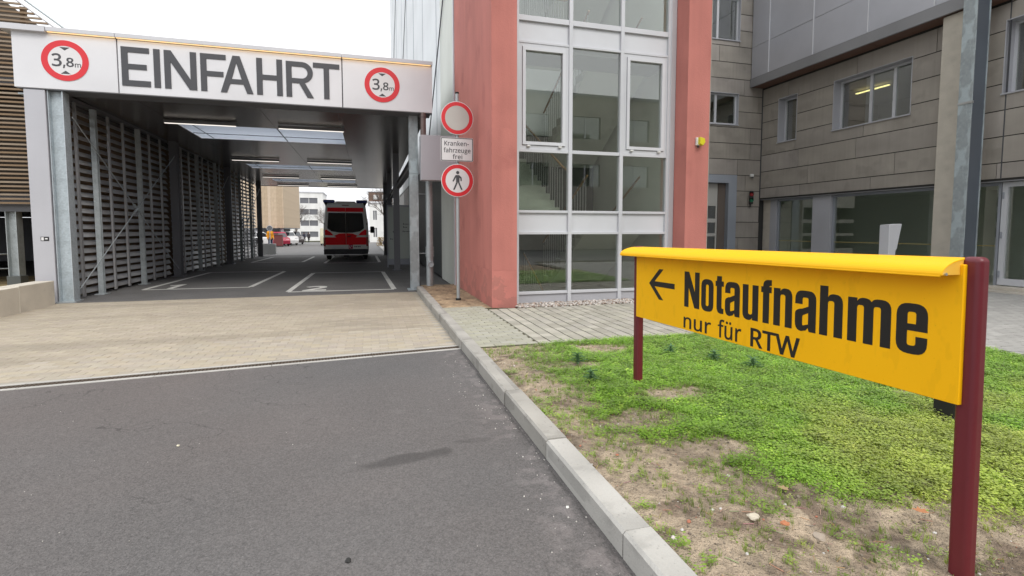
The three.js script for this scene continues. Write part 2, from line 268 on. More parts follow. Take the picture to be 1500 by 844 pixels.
// paved apron: 20 x 10 cm pavers in rows, joints filled with sand
{ const ap = structure(new THREE.Group()); ap.name = numbered('paved_apron'); scene.add(ap);
  const base = sheet([[-9.8, -11.55], [1.03, -11.55], [1.03, drainZ(1.03) - 0.2], [-9.8, drainZ(-9.8) - 0.2]], -0.004); piece('joint_sand', base, M.sand, ap);
  const tones = [], mats = []; for (let i = 0; i < 7; i++) { const k = 0.475 + 0.016 * (i - 3) / 3; tones.push([k, k * (0.925 + 0.006 * (i % 3)), k * (0.81 + 0.012 * (i % 4))]); mats.push(mat(tones[i], { map: T.paverTone, bumpMap: T.plaster, bumpScale: 0.001, roughness: 0.9 })); }
  const all = []; let row = 0;
  for (let z = -11.5; z < -4.4; z += 0.1, row++) for (let x = -9.7 + (row % 2) * 0.1; x < 0.95; x += 0.2) { if (z + 0.05 > drainZ(x) - 0.2) continue; all.push([x, z]); }
  all.sort((a, b) => Math.hypot(a[0], a[1]) - Math.hypot(b[0], b[1]));
  const variants = [0, 1, 2, 3, 4, 5, 6, 7].map((i) => { const g = rbox(0.196, 0.05, 0.096, 0, -0.025, 0, 0.003); return uvm(g, i * 0.37); });
  const spots = [], far = [];
  for (const [x, z] of all) { const vis = x > -4.6 + (z + 5) * 0.55; if (spots.length < 300 && vis) spots.push([x, z]); else far.push([x, z]); }
  spots.forEach(([x, z]) => { const o = piece('paver', variants[rand(0, 8) | 0], mats[rand(0, 7) | 0], ap, x, rand(-0.0012, 0.0012), z, (R0() < 0.5 ? 0 : Math.PI) + rand(-0.006, 0.006)); o.rotation.x = rand(-0.008, 0.008); });
  const fm = mat([1, 1, 1], { map: T.paverTone, roughness: 0.9 });
  for (let v = 0; v < 4; v++) { const o = instances('pavers', variants[v], fm, far.filter((_, i) => i % 4 === v).map(([x, z]) => { const t = tones[rand(0, 7) | 0], st = 1 - 0.16 * sstep(0.5, 0.72, fbm(x * 0.5 + 4, z * 2.2, 131, 4)); return [x, rand(-0.001, 0.001), z, rand(-0.006, 0.006), 1, C(t[0] * st, t[1] * st * 0.985, t[2] * st * 0.95), rand(-0.006, 0.006)]; }), ap); o.userData.kind = 'stuff'; } }

// kerb of concrete stones, chamfered towards the road
const KX = 1.02, KW = 0.135, KH = 0.12;
{ const kb = structure(new THREE.Group()); kb.name = numbered('kerb'); scene.add(kb);
  const prof = (len) => { const g = poly([[0, -0.15], [0, KH - 0.014], [0.013, KH], [KW - 0.004, KH], [KW, KH - 0.004], [KW, -0.15]], len - 0.008); return g.translate(KX, 0, 0); };
  const variants = [0, 1, 2, 3].map((i) => uvm(prof(0.975), i * 0.31));
  for (let i = 0, z = 2.05; z > -11.5; z -= 0.975, i++) piece('kerbstone', variants[i % 4], z > -1.9 && z < 0.5 ? M.kerbPale : M.kerb, kb, rand(-0.003, 0.003), rand(-0.004, 0.002), z - 0.975, rand(-0.002, 0.002)); }

// planting bed: bare soil with bumps; its level is the top of the kerb
const BX = KX + KW, BY = 0.09;
const bump = (x, z) => -0.085 * sstep(-2.1, -1.25, z) * sstep(1.35, 2.1, x) + 0.022 * (fbm(x * 1.6, z * 1.6, 141, 3) - 0.5) + 0.03 * (fbm(x * 7, z * 7, 143, 3) - 0.5) * sstep(BX, BX + 0.12, x);
function soilSheet(x0, x1, z0, z1, step, y) {
  const nx = Math.round((x1 - x0) / step), nz = Math.round((z1 - z0) / step), g = clean(new THREE.PlaneGeometry(x1 - x0, z1 - z0, nx, nz).rotateX(-Math.PI / 2).translate((x0 + x1) / 2, 0, (z0 + z1) / 2));
  const p = g.attributes.position; for (let i = 0; i < p.count; i++) p.setY(i, y + bump(p.getX(i), p.getZ(i)));
  const q = new THREE.BufferGeometry(); q.setAttribute('position', p); q.computeVertexNormals(); return q;
}
function smoothSheet(...a) { const g = mergeVertices(soilSheet(...a), 1e-4); g.deleteAttribute('normal'); g.computeVertexNormals(); return uvm(clean(g)); }
structure(obj('soil_bed', smoothSheet(BX, 6.5, -5.42, 2.2, 0.035, BY), M.soil));
structure(obj('soil_strip', smoothSheet(BX, 2.02, -12.1, -8.2, 0.04, BY), mat([0.66, 0.59, 0.5], { map: T.soil, bumpMap: T.soilBump, bumpScale: 0.02, roughness: 0.97 })));

// grid-jointed paving in front of the tower, older pavers by the kerb, grey pavers to the right
{ const pv = structure(new THREE.Group()); pv.name = numbered('forecourt_paving'); scene.add(pv);
  piece('joint_bed', sheet([[BX, -8.25], [1.9, -8.25], [2.5, -8.05], [5.5, -8.05], [6.05, -8.0], [6.05, -14.4], [13.2, -14.4], [13.2, 3], [6.5, 3], [6.5, -5.42], [BX, -5.42]], 0.088), mat([0.1, 0.105, 0.06], { map: T.soil, roughness: 1 }), pv);
  const tone = (k, i) => mat([k, k * (0.955 + 0.01 * (i % 2)), k * (0.82 + 0.015 * (i % 3))], { map: T.concrete, bumpMap: T.plaster, bumpScale: 0.001, roughness: 0.9 });
  const sm = [0, 1, 2, 3, 4].map((i) => tone(0.43 + 0.024 * (i - 2), i)), sv = [0, 1, 2, 3].map((i) => uvm(rbox(0.139, 0.05, 0.155, 0, -0.025, 0, 0.005), i * 0.29)), sfar = [], near = [];
  for (let x = 1.95; x < 9; x += 0.157) for (let z = -5.52; z > -7.98; z -= 0.16) { const vis = x < 5.2; (near.length < 300 && vis ? near : sfar).push([x, z]); }
  near.forEach(([x, z]) => { const o = piece('paving_slab', sv[rand(0, 4) | 0], sm[rand(0, 5) | 0], pv, x, 0.1 + rand(-0.002, 0.002), z, rand(-0.012, 0.012)); o.rotation.z = rand(-0.01, 0.01); });
  const col = (k, g = 0.98, b = 0.88) => C(k, k * g, k * b);
  const white = mat([1, 1, 1], { map: T.concrete, roughness: 0.9 });
  let o = instances('paving_slabs', sv[1], white, sfar.map(([x, z]) => [x, 0.1 + rand(-0.002, 0.002), z, rand(-0.01, 0.01), 1, col(rand(0.37, 0.45), 0.96, 0.84)]), pv); o.userData.kind = 'stuff';
  const old = [], og = rbox(0.192, 0.05, 0.094, 0, -0.025, 0, 0.005); let r = 0;
  for (let z = -5.5; z > -8.35; z -= 0.098, r++) for (let x = BX + 0.1 - (r % 2) * 0.098; x - 0.098 < 1.85; x += 0.196) { const a = Math.max(x - 0.098, BX + 0.004), b = Math.min(x + 0.098, 1.868); if (b - a > 0.03) old.push([(a + b) / 2, 0.098 + rand(-0.003, 0.001), z, rand(-0.008, 0.008), [(b - a) / 0.196, 1, 1], col(rand(0.36, 0.43), 0.985, rand(0.78, 0.86))]); }
  o = instances('old_pavers', og, white, old, pv); o.userData.kind = 'stuff';
  const grey = []; r = 0;
  for (let z = 2; z > -14; z -= 0.1, r++) for (let x = 6.62 + (r % 2) * 0.1; x < 13.1; x += 0.2) { if (x < 9.05 && z < -5.4 && z > -8) continue; grey.push([x, 0.099 + rand(-0.003, 0.002), z, rand(-0.015, 0.015), 1, col(rand(0.36, 0.44), 0.985, 0.95), rand(-0.012, 0.012)]); }
  o = instances('grey_pavers', rbox(0.194, 0.05, 0.094, 0, -0.025, 0, 0.004), white, grey, pv); o.userData.kind = 'stuff';
  const edge = sm[1]; for (let x = 1.9; x < 6.5; x += 0.5) piece('edging_stone', rbx(0, 0.494, -0.06, 0.004, 0, 0.05, 0.004), edge, pv, x, 0.1, -5.43);
  for (let z = 2; z > -5.4; z -= 0.5) piece('edging_stone', rbx(0, 0.05, -0.06, 0.004, 0, 0.494, 0.004), edge, pv, 6.48, 0.1, z - 0.5); }

// gravel strip at the foot of the tower
{ structure(obj('gravel_bed', bx(2.43, 6.0, 0.02, 0.085, -8.55, -8.0), M.soil));
  const g = clean(new THREE.IcosahedronGeometry(1, 0)), l = [];
  for (let i = 0; i < 2600; i++) { const x = rand(2.4, 5.6), z = -8.02 - 0.48 * Math.pow(R0(), 0.9) + rand(-0.05, 0.05), s = rand(0.011, 0.026), k = rand(0.25, 0.62), t = R0(); l.push([x, 0.088 + rand(0, 0.014) + s * 0.3, z, rand(0, 6), [s, s * rand(0.5, 0.8), s * rand(0.7, 1.1)], t < 0.25 ? C(k * 0.8, k * 0.62, k * 0.5) : t < 0.35 ? C(0.16, 0.12, 0.1) : C(k, k * 0.93, k * 0.86), rand(-1, 1)]); }
  stuff(instances('gravel', g, mat([1, 1, 1], { roughness: 0.9 }), l), 'pale pinkish gravel strip along the foot of the glazed stair tower', 'gravel'); }

// painted bays on the covered road
const bays = [
  ['1', [-5.15, -13.65], [-2.85, -13.6], [-5.1, -18.75], [-2.8, -18.6], 'first_bay'],
  ['2', [-1.8, -12.28], [0.55, -12.2], [-1.78, -17.6], [0.42, -17.55], 'bay'],
  ['', [-4.96, -24.1], [-2.86, -23.9], [-4.85, -28.6], [-2.84, -28.6], 'bay'],
  ['', [-1.85, -22.75], [0.42, -22.85], [-1.84, -28.4], [0.34, -28.5], 'bay']];
for (const [num, a, b, c, d] of bays) {
  const g = structure(new THREE.Group()); g.name = numbered('bay_marking'); scene.add(g);
  const line = (p, q, w) => { const dx = q[0] - p[0], dz = q[1] - p[1], L = Math.hypot(dx, dz), n = [-dz / L * w / 2, dx / L * w / 2]; return sheet([[p[0] + n[0], p[1] + n[1]], [q[0] + n[0], q[1] + n[1]], [q[0] - n[0], q[1] - n[1]], [p[0] - n[0], p[1] - n[1]]], 0.004); };
  const cut = (p, q, s) => { const L = Math.hypot(q[0] - p[0], q[1] - p[1]), k = s / L; return [[lerp(p[0], q[0], k), lerp(p[1], q[1], k)], [lerp(q[0], p[0], k), lerp(q[1], p[1], k)]]; };
  piece('line', line(a, b, 0.12), M.paint, g); piece('line', line(c, d, 0.1), M.paint, g);
  piece('line', line(...cut(a, c, 0.065), 0.12), M.paint, g); piece('line', line(...cut(b, d, 0.065), 0.12), M.paint, g);
  if (num) { const t = fit(text(num, 'sans_bold', 1, 0.003), 0, num === '1' ? 0.3 : 0.52, 0, 1.0); t.rotateX(-Math.PI / 2); piece('bay_number', uvm(t), M.paint, g, a[0] + 0.28, 0.003, a[1] - 0.12); }
}
// ================================================================ entrance canopy
const FZ = -11.6;                                                   // the face of the header
const canopy = thing('entrance_canopy', 'grey steel drive-through canopy with a header reading EINFAHRT', 'canopy');
{ const c = canopy;
  // header: three panels with open joints
  const fp = [];
  for (const [x0, x1] of [[-6.25, -4.615], [-4.595, -0.508], [-0.488, 1.425]]) fp.push(piece('fascia_panel', rbx(x0, x1, 4.05, 5.07, FZ - 0.06, FZ, 0.006), M.fascia, c));
  piece('header_core', bx(-6.2, 1.38, 4.06, 5.06, FZ - 0.5, FZ - 0.066), M.steelDark, c);
  piece('header_soffit', bx(-6.22, 1.4, 4.035, 4.052, FZ - 0.5, FZ - 0.01), M.steelDark, c);
  for (const [x0, x1] of [[-6.4, -5.7], [-5.695, -4.61], [-4.604, -0.5], [-0.494, 1.43]]) piece('roof_cap', rbx(x0, x1, x1 < -5.6 ? 5.06 : 5.085, 5.165, FZ - 0.55, FZ + (x1 < -5.6 ? 0.09 : 0.07), 0.005), M.cap, c);
  const glow = new THREE.MeshStandardMaterial({ color: C(0.8, 0.7, 0.5), emissive: C(1.0, 0.62, 0.26), emissiveIntensity: 0.75 });
  for (const [x0, x1] of [[-5.69, -4.61], [-4.604, -0.5], [-0.494, 1.4]]) {
    piece('led_strip', bx(x0 + 0.01, x1 - 0.01, 5.073, 5.083, FZ + 0.02, FZ + 0.05), glow, c);
    const l = new THREE.RectAreaLight(new THREE.Color(1, 0.66, 0.32), 1.4, x1 - x0 - 0.02, 0.03); l.position.set((x0 + x1) / 2, 5.071, FZ + 0.035); l.lookAt((x0 + x1) / 2, 4, FZ + 0.035); c.add(l);
  }
  // letters EINFAHRT, cut from sheet and standing on the panel
  const y0 = 4.2, y1 = 4.94, h = y1 - y0, w = 0.11, L = (...p) => poly(p, 0.012);
  const letters = [
    [-4.54, L([0, 0], [0.48, 0], [0.48, w], [w, w], [w, 0.32], [0.42, 0.32], [0.42, 0.42], [w, 0.42], [w, h - 0.1], [0.47, h - 0.1], [0.47, h], [0, h])],
    [-4.0, L([0, 0], [w, 0], [w, h], [0, h])],
    [-3.82, L([0, 0], [w, 0], [w, 0.52], [0.43, 0], [0.56, 0], [0.56, h], [0.45, h], [0.45, 0.2], [0.12, h], [0, h])],
    [-3.19, L([0, 0], [w, 0], [w, 0.3], [0.41, 0.3], [0.41, 0.4], [w, 0.4], [w, h - 0.1], [0.46, h - 0.1], [0.46, h], [0, h])],
    [-2.17, L([0, 0], [w, 0], [w, 0.31], [0.38, 0.31], [0.38, 0], [0.49, 0], [0.49, h], [0.38, h], [0.38, 0.41], [w, 0.41], [w, h], [0, h])],
    [-1.08, L([0.21, 0], [0.32, 0], [0.32, h - 0.1], [0.53, h - 0.1], [0.53, h], [0, h], [0, h - 0.1], [0.21, h - 0.1])],
  ];
  { const s = new THREE.Shape([[0, 0], [0.115, 0], [0.18, 0.18], [0.42, 0.18], [0.485, 0], [0.6, 0], [0.365, h], [0.235, h]].map((p) => new THREE.Vector2(...p))); s.holes.push(new THREE.Path([[0.21, 0.275], [0.3, 0.6], [0.39, 0.275]].map((p) => new THREE.Vector2(...p)))); letters.push([-2.84, clean(new THREE.ExtrudeGeometry(s, { depth: 0.012, bevelEnabled: false }))]); }
  { const s = new THREE.Shape(); s.moveTo(0, 0); s.lineTo(w, 0); s.lineTo(w, 0.29); s.lineTo(0.25, 0.29); s.lineTo(0.41, 0); s.lineTo(0.535, 0); s.lineTo(0.36, 0.31); s.absarc(0.31, 0.515, 0.215, -1.25, Math.PI / 2, false); s.lineTo(0.31, h - 0.01); s.lineTo(0, h - 0.01);
    const q = new THREE.Path(); q.moveTo(w, 0.39); q.lineTo(0.3, 0.39); q.absarc(0.3, 0.51, 0.12, -Math.PI / 2, Math.PI / 2, false); q.lineTo(w, 0.63); s.holes.push(q); letters.push([-1.61, clean(new THREE.ExtrudeGeometry(s, { depth: 0.012, bevelEnabled: false, curveSegments: 14 }))]); }
  for (const [x, g] of letters) piece('letter', g, M.letter, fp[1], x, y0, FZ + 0.001);
  // roof: a deck over reflecting ceiling panels, with three rooflights
  const lights = [[-14.6, -16.6], [-21.95, -23.25], [-27.3, -28.5]], LX = [-4.6, -0.65], CY = 4.1;
  const SL = 0.0098, py = (z) => (-z - 12.1) * SL, tilt = (o) => { const P = V(0, CY, -12.1), q = P.clone().applyAxisAngle(V(1, 0, 0), -SL); o.rotation.x = -SL; o.position.copy(P.sub(q)); return o; };
  const zs = [-12.1, -14.6, -16.6, -19.3, -21.95, -23.25, -25.3, -27.3, -28.5, -31.2], xs = [-5.9, -4.6, -2.3, -0.65, 1.36];
  for (let i = 0; i < zs.length - 1; i++) for (let k = 0; k < xs.length - 1; k++) {
    const open = lights.some(([a]) => a === zs[i]) && (k === 1 || k === 2); if (open) continue;
    tilt(piece('ceiling_panel', bx(xs[k] + 0.004, xs[k + 1] - 0.004, CY, CY + 0.03, zs[i] - 0.004, zs[i + 1] + 0.004), M.ceiling, c));
  }
  const deck = []; let prev = -12.1;
  for (const [a, b] of [...lights, [-31.2, -31.2]]) { deck.push(bx(-5.9, 1.36, 4.62, 5.02, prev, a)); if (a !== b) { deck.push(bx(-5.9, LX[0] - 0.03, 4.62, 5.02, a, b)); deck.push(bx(LX[1] + 0.03, 1.36, 4.62, 5.02, a, b)); } prev = b; }
  piece('roof_deck', merge(deck), M.steelDark, c);
  piece('edge_beam', bx(-6.1, -5.91, 4.0, 5.03, -12.1, -31.2), M.steelDark, c); piece('edge_beam', bx(-6.1, 1.36, 3.9, 5.03, -31.32, -31.21), M.steelDark, c);
  const well = mat([0.8, 0.82, 0.86], { roughness: 0.6 });
  for (const [a, b] of lights) {
    const w2 = tilt(piece('rooflight', merge([bx(LX[0] - 0.028, LX[0], CY + 0.001, 5.06, a + 0.02, b - 0.02), bx(LX[1], LX[1] + 0.028, CY + 0.001, 5.06, a + 0.02, b - 0.02), bx(LX[0], LX[1], CY + 0.002, 5.06, a - 0.002, a - 0.02), bx(LX[0], LX[1], CY + 0.002, 5.06, b + 0.002, b + 0.02)]), well, c));
    for (const [x0, x1] of [[LX[0], -2.3], [-2.3, LX[1]]]) piece('pane', bx(x0 + 0.012, x1 - 0.012, CY + 0.022, CY + 0.028, a - 0.03, b + 0.03), M.milk, w2);
    piece('bar', bx(LX[0] + 0.002, LX[1] - 0.002, CY + 0.004, CY + 0.02, lerp(a, b, 0.62) - 0.012, lerp(a, b, 0.62) + 0.012), M.steelDark, w2); piece('bar', bx(-2.312, -2.288, CY + 0.002, CY + 0.021, a - 0.022, b + 0.022), M.steelDark, w2); piece('bar', bx(-4.29, -4.28, CY + 0.003, CY + 0.0205, a - 0.022, b + 0.022), M.steelDark, w2);
  }
  // columns: rolled H sections on base plates
  const hcol = (name, x, z, h, m, wx = 0.2, wz = 0.2, y0 = 0) => { const o = piece(name, merge([bx(-wx / 2, wx / 2, y0, h, -wz / 2, -wz / 2 + 0.016), bx(-wx / 2, wx / 2, y0, h, wz / 2 - 0.016, wz / 2), bx(-0.006, 0.006, y0, h, -wz / 2 + 0.016, wz / 2 - 0.016)]), m, c, x, 0, z); piece('base_plate', rbox(wx + 0.14, 0.025, wz + 0.12, 0, 0.0125, 0, 0.004), m, o); return o; };
  // the left front post is an H seen on edge: flange, web, flange
  { const o = piece('column', merge([rbx(-5.78, -5.765, 0, 4.03, -11.86, -11.64, 0.004), bx(-5.764, -5.556, 0, 4.03, -11.75, -11.738), rbx(-5.555, -5.535, 0, 4.03, -11.86, -11.64, 0.004)]), M.galvPale, c); piece('base_plate', bx(-5.82, -5.5, 0, 0.025, -11.9, -11.6), M.galv, o); }
  piece('post_cladding', rbx(-6.13, -5.8, 0, 4.03, -11.9, -11.62, 0.008), M.fasciaGrey, c);
  { const st = piece('sticker', bx(-6.0, -5.87, 1.2, 1.28, -11.62, -11.615), M.black, c); piece('print', bx(-5.99, -5.95, 1.21, 1.27, -11.616, -11.613), M.signWhite, st); piece('print', bx(-5.93, -5.89, 1.23, 1.255, -11.616, -11.613), M.signWhite, st); }
  for (const z of [-17.45, -23.35, -29.45]) hcol('column', -5.6, z, CY, M.steelDark, 0.2, 0.24);
  { const o = hcol('column', 1.02, -12.0, 4.03, M.galvSpot, 0.2, 0.2); piece('stiffener', bx(-0.1, 0.1, 2.72, 2.75, -0.11, 0.11), M.galvSpot, o); }
  hcol('column', 0.93, -18.0, CY, M.steelDark, 0.2, 0.22); hcol('column', 0.93, -23.7, CY, M.steelDark); hcol('column', 0.93, -29.2, CY, M.steelDark, 0.28, 0.2);
  for (const [a, b] of [[-12.1, -17.88], [-18.12, -23.59], [-23.81, -29.1]]) piece('side_beam', merge([bx(0.93, 1.07, 2.86, 2.875, a, b), bx(0.93, 1.07, 3.05, 3.065, a, b), bx(0.994, 1.006, 2.875, 3.05, a, b)]), M.steelDark, c);
  piece('link_panel', rbx(1.14, 1.97, 2.53, 3.53, FZ - 0.14, FZ + 0.14, 0.006), M.fasciaGrey, c);
  // bracing rods of the left wall with their tension locks
  for (const [a, b] of [[[-5.5, 0.25, -11.8], [-5.5, 3.6, -17.2]], [[-5.52, 3.6, -11.9], [-5.52, 0.25, -17.2]], [[-5.5, 0.25, -17.7], [-5.5, 3.6, -23.1]], [[-5.5, 0.25, -23.6], [-5.5, 3.6, -29.2]]]) piece('brace_rod', merge([rod(a, b, 0.011, 6), rod(a.map((v, i) => lerp(v, b[i], 0.47)), a.map((v, i) => lerp(v, b[i], 0.52)), 0.03, 8)]), M.galv, c);
}
// ceiling lights
{ const dif = new THREE.MeshStandardMaterial({ color: C(0.8, 0.8, 0.8), emissive: C(1, 0.93, 0.84), emissiveIntensity: 0.8 });
  const mk = (label, x, z, w) => { const t = thing('ceiling_light', label, 'light', [x, 4.0 - (-z - 12.1) * 0.0098, z], 0, 'strip lights under the canopy ceiling'); piece('housing', rbox(w, 0.07, 0.1, 0, 0.045, 0, 0.012), M.steelDark, t); piece('diffuser', rbox(w - 0.03, 0.016, 0.045, 0, 0.004, 0, 0.006), dif, t);
    const l = new THREE.RectAreaLight(new THREE.Color(1, 0.93, 0.85), 4, w - 0.05, 0.04); l.position.set(0, -0.012, 0); l.lookAt(0, -5, 0); t.add(l); l.rotation.set(-Math.PI / 2, 0, 0); };
  const rows = [[-14.1, 'nearest'], [-20.3, 'second'], [-25.75, 'third'], [-29.7, 'farthest']];
  for (const [z, n] of rows) { mk(`slim strip light on the left of the canopy ceiling, ${n} of its row`, -3.92, z, 1.58); mk(`slim strip light on the right of the canopy ceiling, ${n} of its row`, -1.38, z + 0.0, 1.6); } }
// louvre wall on the left: blades between posts
{ const w = thing('louvre_wall', 'wall of horizontal grey metal louvres along the left of the canopy', 'wall');
  const bayz = [[-11.87, -17.3], [-17.6, -23.2], [-23.5, -29.3]], blade = (len) => { const g = poly([[-0.03, 0.052], [0.03, -0.048], [0.037, -0.044], [-0.023, 0.056]], len); return uvm(g); };
  const light = [M.slat, mat([0.46, 0.46, 0.465], { map: T.blotch, metalness: 0.45, roughness: 0.4 }), mat([0.38, 0.38, 0.385], { map: T.blotch, metalness: 0.45, roughness: 0.45 })];
  bayz.forEach(([a, b], k) => {
    const g = blade(a - b);
    for (let i = 0; i < 23; i++) piece('blade', g, light[(i * 7 + k) % 3], w, -5.78, 0.13 + i * 0.168, b);
    const posts = k === 0 ? [[-11.97, 0], [-12.35, 0], [-12.99, 1], [-13.7, 0], [-14.4, 0], [-15.14, 1], [-15.9, 0], [-16.65, 0]] : [0.7, 1.4, 2.1, 2.8, 3.5, 4.2, 4.9].map((s, i) => [a - s, i % 3 === 2 ? 1 : 0]);
    for (const [z, big] of posts) { const o = piece('post', merge(big ? [bx(-0.05, 0.05, 0, 3.98, -0.045, -0.036), bx(-0.05, 0.05, 0, 3.98, 0.036, 0.045), bx(-0.005, 0.005, 0, 3.98, -0.036, 0.036)] : [bx(-0.02, 0.02, 0.04, 3.98, -0.032, 0.032)]), big ? M.galv : M.slat, w, big ? -5.655 : -5.69, 0, z); if (big) piece('foot_plate', rbox(0.2, 0.02, 0.24, 0, 0.01, 0, 0.004), M.galv, o); }
    piece('top_rail', bx(-5.83, -5.72, 4.0, 4.08, a, b), M.steelDark, w);
  }); }
// right side under the canopy: information panel, downpipe, dark wall
{ const t = thing('glass_notice_board', 'tall frosted glass notice board beside the second right canopy column', 'notice board', [1.15, 0, -19.6]);
  piece('frame', merge([bx(-0.5, -0.46, 0, 2.36, -0.03, 0.03), bx(0.46, 0.5, 0, 2.36, -0.03, 0.03), bx(-0.459, 0.459, 2.3, 2.36, -0.03, 0.03), bx(-0.459, 0.459, 0.1, 0.32, -0.03, 0.03)]), M.frameGrey, t);
  piece('panel', bx(-0.458, 0.458, 0.325, 2.295, -0.008, 0.008), mat([0.42, 0.46, 0.43], { roughness: 0.25 }), t);
  { const pr = []; for (const [x, y, n] of [[-0.28, 1.32, 3], [-0.38, 1.05, 2], [0.1, 1.62, 4], [0.1, 1.5, 3], [0.08, 1.34, 6]]) for (let i = 0; i < n; i++) pr.push(bx(x + i * 0.055, x + i * 0.055 + 0.035, y, y + (i ? 0.035 : 0.055), 0.0085, 0.0095)); piece('print', merge(pr), M.letter, t); } }
{ const t = thing('downpipe', 'galvanised rain downpipe beside the right front canopy column', 'downpipe', [1.37, 0, -11.95]);
  piece('pipe', merge([cyl(0.083, 2.42, 0, 1.23, 0, 24), tube([[0, 2.42, 0], [0, 2.5, -0.02], [0.02, 2.62, -0.1]], 0.082, 10, 20)]), M.galv, t);
  piece('collar', merge([cyl(0.095, 0.22, 0, 0.9, 0, 24), cyl(0.1, 0.03, 0, 1.0, 0, 24), cyl(0.1, 0.03, 0, 0.8, 0, 24), cyl(0.1, 0.03, 0, 0.9, 0, 24)]), M.galv, t);
  { const g = cyl(0.075, 0.06, 0, 0, 0, 20).rotateX(Math.PI / 2).translate(0.01, 0.6, 0.1); const o = piece('inspection_cap', g, M.galvPale, t); piece('cap_ring', clean(new THREE.TorusGeometry(0.06, 0.012, 8, 20)).translate(0.01, 0.6, 0.132), M.galv, o); }
  for (const y of [0.86, 2.25]) piece('bracket', merge([rod([-0.3, y, 0], [-0.08, y, 0], 0.008), cyl(0.088, 0.025, 0, y, 0, 24)]), M.galv, t); }
{ const t = thing('rain_outlet', 'short dark brown rain pipe under the right end of the header', 'pipe', [1.22, 3.53, -11.65]); piece('pipe', cyl(0.065, 0.52, 0, 0.26, 0, 20), mat([0.16, 0.12, 0.11], { metalness: 0.3, roughness: 0.45 }), t); piece('collar', cyl(0.072, 0.04, 0, 0.42, 0, 20), mat([0.12, 0.09, 0.085], { metalness: 0.3, roughness: 0.45 }), t); }

// ---------------------------------------------------------------- height limit signs on the header
function heightSign(label, x) {
  const t = thing('height_limit_sign', label, 'road sign', [x, 4.585, FZ + 0.004], 0);
  piece('disc', clean(new THREE.CylinderGeometry(0.375, 0.375, 0.008, 48)).rotateX(Math.PI / 2), M.signWhite, t);
  { const s = new THREE.Shape(); s.absarc(0, 0, 0.374, 0, Math.PI * 2); const q = new THREE.Path(); q.absarc(0, 0, 0.27, 0, Math.PI * 2); s.holes.push(q); piece('red_ring', clean(new THREE.ExtrudeGeometry(s, { depth: 0.003, bevelEnabled: false, curveSegments: 40 })).translate(0, 0, 0.003), M.signRed, t); }
  piece('arrow', poly([[-0.08, 0.245], [0.08, 0.245], [0, 0.185]], 0.003).translate(0, 0, 0.003), M.letter, t); piece('arrow', poly([[-0.08, -0.245], [0, -0.185], [0.08, -0.245]], 0.003).translate(0, 0, 0.003), M.letter, t);
  piece('digit', fit(text('3', 'sans_regular', 0.3, 0.003, 0.006), -0.21, -0.055, -0.115, 0.125).translate(0, 0, 0.004), M.letter, t);
  piece('comma', fit(text(',', 'sans_bold', 0.2, 0.003), -0.04, 0.0, -0.14, -0.075).translate(0, 0, 0.004), M.letter, t);
  piece('digit', fit(text('8', 'sans_regular', 0.2, 0.003, 0.005), 0.015, 0.135, -0.11, 0.06).translate(0, 0, 0.004), M.letter, t);
  piece('unit', fit(text('m', 'sans_regular', 0.1, 0.003, 0.001), 0.15, 0.245, -0.11, -0.04).translate(0, 0, 0.004), M.letter, t);
}
heightSign('round height limit sign of 3,8 m left of the word EINFAHRT', -5.44);
heightSign('round height limit sign of 3,8 m right of the word EINFAHRT', 0.335);
// ================================================================ facade helpers: u along the wall, v up, w outwards
function split(a, b, cuts) { const l = [a, ...[...cuts].filter((c) => c > a + 1e-4 && c < b - 1e-4).sort((p, q) => p - q), b].filter((v, i, s) => !i || v - s[i - 1] > 1e-4); return l.slice(1).map((v, i) => [l[i], v]); }
const inside = (u, v, o) => o.some(([a, b, c, d]) => u > a && u < b && v > c && v < d);
function solidWall(parent, u0, u1, v0, v1, w0, w1, open, m, name = 'wall') {
  const g = []; for (const [c, d] of split(v0, v1, open.flatMap((o) => [o[2], o[3]]))) { let run = null; const flush = () => { if (run) g.push(bx(run[0], run[1], c, d, w0, w1)); run = null; };
    for (const [a, b] of split(u0, u1, open.flatMap((o) => [o[0], o[1]]))) { if (inside((a + b) / 2, (c + d) / 2, open)) flush(); else run = run ? [run[0], b] : [a, b]; } flush(); }
  return piece(name, merge(g), m, parent);
}
function cladding(parent, u0, u1, lines, open, w, mats, seed, lmin = 1.9, lmax = 2.9) {   // boards with open joints, one mesh each
  const r = rng(seed), gap = 0.0105;
  for (let i = 0; i < lines.length - 1; i++) {
    const c = lines[i] + gap, d = lines[i + 1] - gap; let a = u0 - r() * 1.6;
    while (a < u1 - 0.02) { const b = a + lerp(lmin, lmax, r()), A = Math.max(a + gap * 0.6, u0), B = Math.min(b - gap * 0.6, u1), m = mats[(r() * mats.length) | 0]; a = b; if (B - A < 0.03) continue;
      const g = []; for (const [p, q] of split(c, d, open.flatMap((o) => [o[2], o[3]]))) { let run = null; const flush = () => { if (run && run[1] - run[0] > 0.01) g.push(bx(run[0], run[1], p, q, w - 0.012, w)); run = null; };
        for (const [s, t] of split(A, B, open.flatMap((o) => [o[0], o[1]]))) { if (inside((s + t) / 2, (p + q) / 2, open)) flush(); else run = run ? [run[0], t] : [s, t]; } flush(); }
      if (g.length) piece('facade_panel', uvm(merge(g), r() * 3), m, parent); }
  }
}
